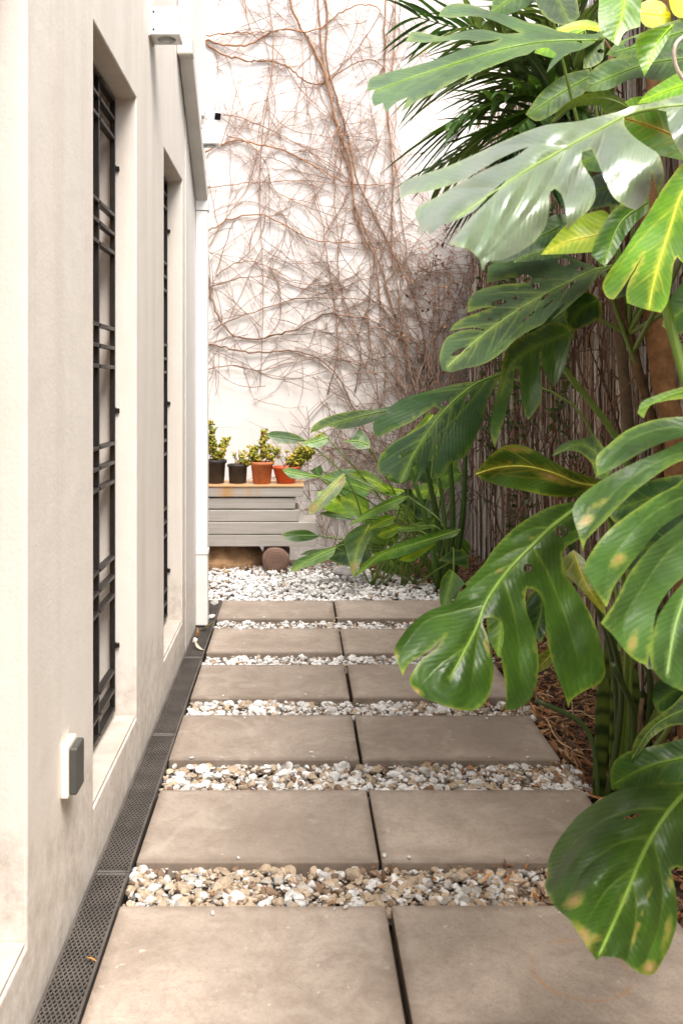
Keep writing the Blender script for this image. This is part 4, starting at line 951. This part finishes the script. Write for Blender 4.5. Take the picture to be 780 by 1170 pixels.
# yellow-burnt leaf
leaf(low, [(542, 542), (552, 529), (565, 516), (578, 509), (592, 508), (606, 512), (622, 521), (642, 533), (662, 541), (685, 548), (685, 562), (665, 566), (645, 568), (622, 566), (600, 561), (575, 556), (556, 550)], [(690, 556), (660, 552), (630, 540), (600, 533), (565, 535), (543, 542)], 2.2, gx=.12, gy=.05, col=(.030, .072, .006), nv=4, rib=.0035, ang=30, vcol=(.30, .29, .04), burns=[(590, 513, 20, 5, 8, .8), (628, 544, 22, 6, 18, .7), (645, 552, 14, 4, 10, .5)], label='dark folded leaf with yellow burnt patches')
leaf(low, [(630, 522), (638, 510), (652, 503), (666, 501), (679, 496), (687, 508), (696, 519), (700, 532), (692, 548), (682, 546), (676, 530), (664, 518), (648, 515)], [(694, 545), (684, 522), (665, 508), (633, 520)], 1.9, gx=.1, gy=-.2, col=GREY, nv=3, rib=.002)
leaf(low, [(728, 472), (732, 460), (748, 452), (765, 446), (790, 440), (820, 440), (820, 450), (785, 455), (760, 458), (742, 464), (735, 478)], [(820, 445), (770, 450), (732, 468)], 1.5, gx=.05, gy=-.2, col=GREEN, nv=2, rib=.002)
# mid height hanging leaf
leaf(low, [(575, 424), (560, 429), (545, 435), (522, 438), (500, 444), (475, 450), (455, 458), (440, 470), (427, 482), (426, 491), (430, 500), (450, 491), (470, 482), (486, 471), (496, 464), (503, 468), (488, 482), (470, 494), (450, 505), (437, 517), (431, 530), (433, 541), (443, 541), (452, 548), (457, 553), (465, 548), (470, 535), (476, 522), (478, 538), (474, 555), (485, 536), (495, 518), (501, 497), (499, 518), (494, 538), (497, 547), (504, 545), (516, 528), (530, 523), (541, 505), (551, 480), (558, 455), (566, 440)],
 [(570, 428), (548, 436), (525, 452), (505, 472), (488, 495), (472, 520), (458, 550)], 3.1, gx=.08, gy=-.35, col=(.022, .066, .016), nv=6, ang=34, rib=.004, vcol=(.17, .29, .05), holes=[(534, 455, 2.5, 5, 25), (508, 461, 6, 3, -15), (460, 519, 7, 2, -40)], petiole=[(.95, 3.2, 1.3), (1.1, 3.15, .7), base_])
leaf(low, [(354, 495), (357, 487), (370, 478), (398, 470), (430, 467), (455, 462), (450, 472), (430, 480), (410, 487), (390, 490), (375, 487), (363, 492)], [(455, 466), (410, 476), (356, 492)], 3.4, gx=-.1, gy=-.35, col=GREY, nv=4, ang=30, rib=.003)
# leaf with hanging fingers
leaf(low, [(652, 384), (650, 398), (646, 415), (640, 430), (633, 441), (625, 432), (619, 415), (617, 403), (617, 430), (618, 458), (608, 474), (603, 480), (597, 465), (594, 440), (593, 420), (588, 420), (586, 440), (578, 470), (572, 490), (565, 511), (560, 495), (562, 470), (569, 440), (573, 420), (578, 400), (590, 388), (610, 378), (630, 368), (648, 372)],
 [(655, 378), (630, 388), (605, 400), (585, 415), (572, 450)], 2.6, gx=.05, gy=-.1, col=(.032, .08, .018), rib=.003, veins=[[(630, 388), (634, 410), (633, 436)], [(608, 398), (606, 430), (604, 474)], [(600, 402), (585, 430)]], petiole=[P(640, 415, 2.65), P(670, 455, 2.7), P(704, 500, 2.75), (1.06, 2.9, .7), base_], pr=.014)
m = MB(); m.tube(smooth_line([P(628, 392, 2.62), P(642, 418, 2.66), P(672, 456, 2.7), P(705, 502, 2.75), (1.06, 2.9, .6), (1.07, 3.0, -.06)], 26), np.linspace(.008, .018, 26), 10, (.12, .19, .03)); obj('petiole', m, M['petiole'], low, smooth=True)
# shaded leaves deep in the plant
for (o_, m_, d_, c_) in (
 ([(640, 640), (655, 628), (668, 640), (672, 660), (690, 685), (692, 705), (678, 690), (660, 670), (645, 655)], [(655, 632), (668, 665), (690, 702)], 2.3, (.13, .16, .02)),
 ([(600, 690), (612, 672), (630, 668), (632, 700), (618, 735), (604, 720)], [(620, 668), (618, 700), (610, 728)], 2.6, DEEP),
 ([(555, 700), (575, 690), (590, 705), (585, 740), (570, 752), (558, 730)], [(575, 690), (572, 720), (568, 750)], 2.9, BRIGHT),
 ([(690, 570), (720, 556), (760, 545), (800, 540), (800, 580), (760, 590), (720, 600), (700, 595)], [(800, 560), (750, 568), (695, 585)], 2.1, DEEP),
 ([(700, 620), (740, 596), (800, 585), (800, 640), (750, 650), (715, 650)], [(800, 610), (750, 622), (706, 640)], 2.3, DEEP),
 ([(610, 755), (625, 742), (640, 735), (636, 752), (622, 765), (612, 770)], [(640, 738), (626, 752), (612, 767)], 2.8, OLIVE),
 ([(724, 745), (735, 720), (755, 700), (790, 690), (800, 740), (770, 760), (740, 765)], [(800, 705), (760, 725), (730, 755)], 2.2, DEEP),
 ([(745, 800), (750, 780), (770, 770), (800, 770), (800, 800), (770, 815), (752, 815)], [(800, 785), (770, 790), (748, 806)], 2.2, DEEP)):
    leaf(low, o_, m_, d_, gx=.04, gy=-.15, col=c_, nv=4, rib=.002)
st = MB()
for (a, b_, r_) in ((P(690, 700, 2.5), (1.02, 3.0, -.05), .010), (P(640, 600, 2.4), (1.08, 3.05, -.05), .009), (P(700, 760, 2.6), (1.05, 2.95, -.05), .012), (P(720, 690, 2.4), (1.12, 3.0, -.05), .010), (P(612, 800, 3.0), (1.0, 3.0, -.05), .009), (P(740, 640, 2.2), (1.12, 2.9, -.05), .010)):
    a = np.array(a); b_ = np.array(b_); mid_ = (a+b_)/2+np.array((.05, 0, .1)); st.tube(smooth_line([a, mid_, b_], 14), np.linspace(r_*.8, r_, 14), 8, (.045, .08, .018))
obj('stalks', st, M['petiole'], low, smooth=True)
m = MB()
for k in range(5): m.tube(wiggle((1.10+.02*k, 3.05, .02), (1.16, 3.05+.08*k, .3+.1*k), 8, .01), np.linspace(.012, .008, 8), 8, (.14, .09, .045))
obj('stem', m, M['bark'], low, smooth=True)

# --- young tree trunk -------------------------------------------------------
tree = thing('tree', 'orange brown tree trunk rising behind the leaves at the right edge', 'tree', (1.26, 2.9, 0))
tp = smooth_line([(1.28, 2.92, -.1), P(778, 600, 2.9), P(770, 500, 2.9), P(757, 420, 2.9), P(748, 355, 2.9), P(742, 250, 2.95), P(750, 100, 3.0), (1.25, 3.05, 2.9), (1.3, 3.1, 4.0)], 60)
m = MB(); m.tube(tp+rng.normal(0, .0025, tp.shape), np.linspace(.042, .028, 60)*(1+.07*np.sin(np.arange(60)*.9)), 16, (.25, .125, .055)); obj('trunk', m, M['bark'], tree, smooth=True)
m = MB()
for k in range(9):
    a = tp[30+3*k]; q = a+np.array((rng.normal(0, .25), rng.normal(0, .35), rng.uniform(.3, .6))); q[0] = min(1.35, q[0]); m.tube(wiggle(a, q, 10, .02), np.linspace(.012, .004, 10), 6, (.2, .11, .06))
obj('branches', m, M['bark'], tree, smooth=True)
cr = MB()
for k in range(2600):  # out of view, thickened to block skylight from the fence and bed
    p = np.array((rng.normal(1.55, .5), rng.normal(3.6, 1.0), rng.normal(4.3, .3)))
    litter_leaf(cr, p, rng.uniform(.06, .11), rng.uniform(.012, .022), np.array(GREEN)*rng.uniform(.7, 1.5))
obj('shading_crown', cr, M['leaf_small'], tree)

# --- palm -------------------------------------------------------------------
palm = thing('palm', 'dark feathery palm between the two upper monstera leaves', 'palm', (1.2, 3.7, 0))
pc = np.array(P(672, 140, 3.6))
m = MB(); m.tube(smooth_line([(1.33, 3.62, -.06), (1.32, 3.62, 1.2), tuple(pc)], 24), np.linspace(.026, .02, 24), 10, (.14, .10, .06)); obj('trunk', m, M['bark'], palm, smooth=True)
def strap(mb, a, dirv, L, Wd, col, droop):
    n = 6; t = np.linspace(0, 1, n); dirv = dirv/np.linalg.norm(dirv)
    side = np.cross(dirv, (0, 0, 1)); side /= (np.linalg.norm(side)+1e-9); up = np.cross(side, dirv)
    c = a+dirv*(L*t)[:, None]+np.array((0, 0, -1))*(droop*L*t**2)[:, None]
    wv = Wd*np.array([.5, 1, 1, .85, .55, .06])
    v = np.stack([c-side*wv[:, None]+up*wv[:, None]*.5, c, c+side*wv[:, None]+up*wv[:, None]*.5], 1).reshape(-1, 3)
    f = [(i*3+j, i*3+j+1, i*3+j+4, i*3+j+3) for i in range(n-1) for j in range(2)]
    mb.add(v, np.array(f), col)
fr_dirs = [((540, 30), 3.3), ((500, 90), 3.5), ((520, 140), 3.2), ((510, 185), 3.6), ((560, 205), 3.3), ((590, 215), 3.7), ((545, 60), 4.0), ((600, -20), 3.2), ((650, -30), 3.6), ((560, 110), 3.9), ((620, 200), 3.2), ((480, 20), 3.8), ((580, 160), 3.1), ((720, 0), 3.7)]
for (pp, d_) in fr_dirs:
    e = P(pp[0], pp[1], d_); midp = (pc+e)/2+np.array((0, 0, .10)); ra = smooth_line([pc, midp, e], 22)
    ra[:, 0] = np.minimum(ra[:, 0], 1.33)
    fm_ = MB(); fm_.tube(ra, np.linspace(.006, .002, 22), 6, (.07, .10, .02))
    base_c = np.array([DEEP, (.03, .07, .018), (.05, .085, .02), (.06, .10, .05)][rng.integers(4)])
    for i in range(3, 22):
        tg = ra[i]-ra[i-1]; tg /= np.linalg.norm(tg); sd = np.cross(tg, (0, .25, .97)); sd /= np.linalg.norm(sd)
        for sg in (-1, 1):
            dv_ = tg*.85+sg*sd*rng.uniform(.45, .75)+np.array((0, 0, rng.normal(0, .15)))
            strap(fm_, ra[i], dv_, rng.uniform(.28, .5)*(1-.4*i/22), .0125, base_c*rng.uniform(.8, 2.0), rng.uniform(.1, .4))
    obj('frond', fm_, M['leaf_far'], palm, smooth=True)

# --- far plant with long leaves ----------------------------------------------
ph = thing('philodendron_plant', 'philodendron clump with long narrow leaves beside the board stack', 'philodendron', (1.0, 6.2, 0))
FG = (.050, .145, .014); FD = (.016, .06, .011); FL = (.12, .26, .018)
far = [
 ([(303, 497), (310, 493), (325, 493), (340, 497), (349, 503), (336, 507), (318, 506)], [(349, 503), (325, 500), (304, 497)], 6.1, FD, ()),
 ([(343, 506), (358, 500), (374, 497), (374, 505), (365, 511), (352, 510)], [(374, 500), (358, 505), (344, 507)], 6.1, FG, ()),
 ([(322, 537), (330, 534), (345, 538), (362, 543), (366, 545), (350, 547), (332, 546)], [(366, 545), (345, 542), (323, 538)], 6.0, FG, ()),
 ([(354, 538), (366, 531), (369, 540), (364, 546)], [(365, 546), (362, 538), (360, 533)], 6.1, FD, ()),
 ([(353, 588), (352, 580), (364, 566), (378, 552), (392, 540), (395, 548), (388, 562), (376, 575), (362, 585)], [(394, 542), (375, 562), (354, 586)], 6.0, (.10, .17, .07), [(358, 580, 9, 6, -50, .8), (390, 552, 4, 9, 10, .8)]),
 ([(364, 586), (375, 584), (392, 589), (402, 594), (386, 594)], [(402, 593), (384, 589), (365, 586)], 6.0, FD, ()),
 ([(396, 601), (412, 589), (438, 573), (460, 566), (466, 568), (452, 579), (430, 589), (410, 597)], [(466, 567), (430, 582), (398, 600)], 5.9, FG, ()),
 ([(420, 606), (428, 596), (440, 588), (452, 590), (446, 600), (432, 603)], [(452, 590), (436, 597), (421, 605)], 5.95, FL, ()),
 ([(395, 628), (393, 615), (400, 607), (412, 600), (424, 598), (423, 612), (416, 630), (409, 650), (403, 660), (399, 645)], [(422, 600), (408, 628), (403, 658)], 5.9, (.07, .15, .06), [(405, 648, 6, 9, 0, .7)]),
 ([(331, 654), (337, 641), (352, 634), (370, 628), (384, 625), (380, 635), (366, 643), (348, 649)], [(384, 626), (358, 638), (332, 653)], 5.9, FG, ()),
 ([(342, 634), (352, 629), (368, 627), (360, 633)], [(368, 628), (343, 634)], 6.1, FD, ()),
 ([(321, 610), (335, 606), (352, 606), (365, 613), (355, 617), (340, 619), (328, 617)], [(366, 612), (342, 612), (322, 611)], 5.9, FD, ()),
 ([(405, 660), (414, 645), (430, 633), (450, 623), (475, 614), (500, 607), (526, 604), (521, 612), (500, 618), (480, 628), (455, 637), (430, 643), (412, 655)], [(526, 606), (480, 620), (430, 638), (406, 659)], 5.7, FG, ()),
 ([(455, 640), (470, 628), (490, 618), (498, 622), (485, 632), (468, 642)], [(498, 620), (475, 632), (456, 640)], 5.7, FL, ()),
 ([(430, 612), (442, 602), (454, 598), (458, 605), (450, 612), (438, 616)], [(458, 602), (444, 607), (431, 612)], 6.0, FL, ()),
 ([(391, 505), (402, 500), (410, 490), (414, 494), (423, 505), (422, 512), (408, 513), (400, 506)], [(420, 508), (408, 504), (393, 505)], 6.0, FG, ()),
 ([(431, 538), (434, 522), (446, 508), (456, 504), (452, 524), (446, 540), (438, 545)], [(455, 506), (444, 524), (433, 540)], 5.8, FD, ()),
 ([(398, 541), (414, 537), (430, 544), (444, 560), (436, 563), (416, 553)], [(444, 562), (422, 548), (399, 541)], 6.1, FL, ()),
 ([(503, 690), (502, 672), (505, 660), (514, 650), (524, 658), (531, 667), (520, 680), (510, 698)], [(518, 652), (512, 675), (506, 696)], 5.35, FG, ()),
 ([(410, 545), (425, 548), (450, 556), (462, 560), (455, 566), (430, 562)], [(462, 562), (435, 556), (411, 547)], 6.1, FL, ()),
 ([(440, 545), (455, 530), (470, 525), (480, 535), (470, 548), (452, 552)], [(480, 532), (460, 540), (441, 546)], 6.2, FG, ()),
 ([(470, 560), (485, 552), (500, 555), (505, 566), (490, 570), (475, 568)], [(505, 560), (488, 562), (471, 562)], 6.2, FL, ()),
 ([(460, 500), (475, 488), (490, 470), (497, 480), (488, 500), (470, 508)], [(495, 474), (480, 492), (461, 502)], 6.2, FL, ()),
 ([(450, 604), (470, 600), (490, 596), (500, 602), (480, 606), (462, 608)], [(500, 600), (475, 603), (451, 605)], 6.0, FG, ()),
 ([(500, 640), (520, 628), (532, 632), (536, 650), (520, 645)], [(534, 636), (518, 640), (502, 641)], 5.8, FD, ()),
]
for k in range(17):                                 # broad leaves filling the clump up to the fence
    cx_ = rng.uniform(400, 545); cy_ = rng.uniform(505, 655) if cx_ > 440 else rng.uniform(560, 640); L_ = rng.uniform(34, 62); a_ = math.radians(rng.uniform(120, 215)); wd_ = L_*rng.uniform(.24, .34)
    ux_, uy_ = math.cos(a_), -math.sin(a_)*.8
    o_ = [(cx_+ux_*L_*q-uy_*wd_*v, cy_+uy_*L_*q+ux_*wd_*v+(.10*L_*q*q)) for q, v in ((0, .5), (.2, 1), (.45, 1.05), (.75, .65), (1, 0), (.75, -.65), (.45, -1.05), (.2, -1), (0, -.5))]
    m_ = [(cx_-ux_*3, cy_-uy_*3), (cx_+ux_*L_*.5, cy_+uy_*L_*.5+.025*L_), (cx_+ux_*L_*.97, cy_+uy_*L_*.97+.09*L_)]
    far.append((o_, m_, rng.uniform(6.15, 6.75), (FG, FG, FL, FD, (.06, .15, .015))[k % 5], (), .004))
pbase = np.array((1.0, 6.15, .02))
for (o_, m_, d_, c_, bu, *th) in far:
    b0 = P(m_[0][0], m_[0][1], d_); hub = P((432, 468, 505)[rng.integers(3)]+rng.normal(0, 6), 660, 6.2); hub[2] = -.02
    midp = (b0*.62+hub*.38)+np.array((rng.uniform(.0, .12), rng.normal(0, .08), rng.uniform(.02, .2)))
    leaf(ph, o_, m_, d_, gx=.10, gy=-.25, col=c_, nv=5, ang=42, rib=.0045, step=3.2, mat='leaf_far', burns=bu, quilt=.008, ripple=.008, petiole=[midp, hub], vcol=(c_[0]*3+.05, c_[1]*2+.06, .05), pr=th[0] if th else .0065)
m = MB()
for (a, b_, r_) in (((458, 505), (502, 672), .011), ((478, 500), (508, 672), .012), ((494, 505), (510, 672), .009), ((512, 500), (512, 672), .012), ((532, 500), (515, 672), .013)):
    a3 = P(a[0], a[1], 5.9); b3 = P(b_[0], b_[1], 6.1); m.tube(smooth_line([a3, (a3+b3)/2+np.array((.03, 0, 0)), b3], 12), np.linspace(r_*1.0, r_*2.1, 12), 8, np.array((.06, .13, .02))*rng.uniform(.6, 1.4))
obj('stalks', m, M['petiole'], ph, smooth=True)

# --- snake plant -------------------------------------------------------------
sp = thing('snake_plant', 'banded snake plant standing in the dark bed behind the big leaves', 'snake plant', (1.09, 3.0, 0))
def snake(px, py, d, w_, lean, dark=1.0):
    top = P(px, py, d); bot = np.array((top[0]+lean, d+.03, -.05)); n = 26; t = np.linspace(0, 1, n); c = bot+(top-bot)*t[:, None]
    wd = w_*np.where(t < .85, .75+.25*np.sin(t*3), np.sqrt(np.maximum(0, (1-t)/.15)))*1.0; wd[-1] = .001
    v = np.stack([c+np.array([-1, -.1, 0])*wd[:, None], c+np.array([0, .012, 0]), c+np.array([1, -.1, 0])*wd[:, None]], 1).reshape(-1, 3)
    band = (np.sin(t*46+.8*np.sin(t*17)) > .2)[:, None]
    cc = np.where(band, np.array((.04, .07, .014)), np.array((.17, .25, .05)))*dark
    f = [(i*3+j, i*3+j+1, i*3+j+4, i*3+j+3) for i in range(n-1) for j in range(2)]
    mb = MB(); mb.add(v, np.array(f), np.repeat(cc, 3, 0)); o = obj('leaf', mb, M['leaf_far'], sp, smooth=True)
    s = o.modifiers.new('thick', 'SOLIDIFY'); s.thickness = .004
snake(707, 745, 3.0, .025, .0); snake(690, 770, 2.98, .022, -.01, .5); snake(722, 760, 3.08, .024, .02, .5); snake(698, 700, 3.1, .022, .0, .6); snake(735, 790, 3.1, .02, .03, .4)

# --- ivy on the fence --------------------------------------------------------
iv = thing('climbing_ivy', 'small dark ivy leaves climbing the brushwood fence', 'ivy', (1.36, 5, 0))
im = MB(); il = MB()
for k in range(40):
    y = rng.uniform(4.0, 7.1) if k > 16 else rng.uniform(4.8, 6.4); z = rng.uniform(.1, 1.2) if k % 4 else rng.uniform(1.2, 2.0); p = np.array((1.345, y, z))
    q = p+np.array((-.02, rng.normal(0, .35), rng.uniform(.5, 1.4))); ln = wiggle(p, q, 16, .02); ln[:, 0] = np.clip(ln[:, 0], 1.30, 1.36)
    im.tube(ln, np.linspace(.004, .002, 16), 5, (.10, .06, .035), False)
    for s in range(18):
        c = ln[rng.integers(2, 16)]+rng.normal(0, .02, 3)*np.array((.5, 1, 1)); c[0] = min(1.345, c[0])
        litter_leaf(il, c, rng.uniform(.035, .07), rng.uniform(.012, .022), np.array([(.025, .06, .02), (.04, .085, .03), (.05, .10, .05)][rng.integers(3)])*rng.uniform(.8, 1.3))
obj('stems', im, M['twig'], iv); obj('foliage', il, M['leaf_small'], iv, smooth=True)

# --- stones and a tag in the far bed ----------------------------------------
for (px, py, d, s, l) in ((393, 640, 6.55, (.10, .06, .05), 'larger pale grey rock under the hanging philodendron leaf'), (372, 651, 6.3, (.05, .035, .02), 'flat grey stone at the edge of the white gravel')):
    c = P(px, py, d); c[2] = s[2]*.4-.02; v = ICO[3][0].copy()
    for _ in range(9):
        q = rng.normal(0, 1, 3); q /= np.linalg.norm(q); dd = v@q; k = dd > .72; v[k] -= (dd[k]-.72)[:, None]*q
    m = MB(); m.add(v*np.array(s)+c, ICO[3][1]); tag(obj('rock', m, M['rock'], base=tuple(c)), l, 'rock')
c = P(453, 648, 6.25); c[2] = .015
m = MB(); m.bar(c+np.array((-.05, .03, .01)), c+np.array((.06, -.03, 0)), .035, .004); tag(obj('plant_tag', m, M['white_paint'], base=tuple(c)), 'white plastic plant tag lying in the brown litter', 'plant tag')

# ------------------------------------------------------------------ light, sky and camera
EL, AZ = math.radians(61), math.radians(150)         # compass style, from +Y towards +X
sd = Vector((math.sin(AZ)*math.cos(EL), math.cos(AZ)*math.cos(EL), math.sin(EL)))
sun = bpy.data.lights.new('sun', 'SUN'); sun.energy = 2.6; sun.angle = math.radians(30); sun.color = (1, .925, .84)
so = bpy.data.objects.new('sun', sun); COL.objects.link(so); so.rotation_euler = (-sd).to_track_quat('-Z', 'Y').to_euler(); so.location = (0, 0, 12)
wd = bpy.data.worlds.new('World'); scene.world = wd; wd.use_nodes = True; t = wd.node_tree
sky = t.nodes.new('ShaderNodeTexSky'); sky.sky_type = 'NISHITA'; sky.sun_disc = False; sky.sun_elevation = EL; sky.sun_rotation = AZ; sky.dust_density = 4; sky.air_density = 1.0
hs = t.nodes.new('ShaderNodeHueSaturation'); hs.inputs['Saturation'].default_value = .22
t.links.new(sky.outputs[0], hs.inputs['Color']); t.links.new(hs.outputs[0], t.nodes['Background'].inputs['Color']); t.nodes['Background'].inputs['Strength'].default_value = .15

cam = bpy.data.cameras.new('camera'); co = bpy.data.objects.new('camera', cam); COL.objects.link(co); scene.camera = co
co.location = (0, 0, H); co.rotation_euler = (math.radians(90), 0, 0)
cam.sensor_fit = 'HORIZONTAL'; cam.sensor_width = 24; cam.lens = 24*F/780; cam.shift_x = (390-VX)/780; cam.shift_y = -(585-VY)/780
cam.clip_start = .05; cam.clip_end = 300
cam.dof.use_dof = True; cam.dof.focus_distance = 3.6; cam.dof.aperture_fstop = 7.1
scene.view_settings.view_transform = 'Standard'; scene.view_settings.look = 'None'; scene.view_settings.gamma = 1; scene.view_settings.use_curve_mapping = False
scene.view_settings.exposure = 1.25
scene.cycles.use_denoising = True; scene.cycles.max_bounces = 8; scene.cycles.diffuse_bounces = 5; scene.cycles.transmission_bounces = 4
scene.render.film_transparent = False
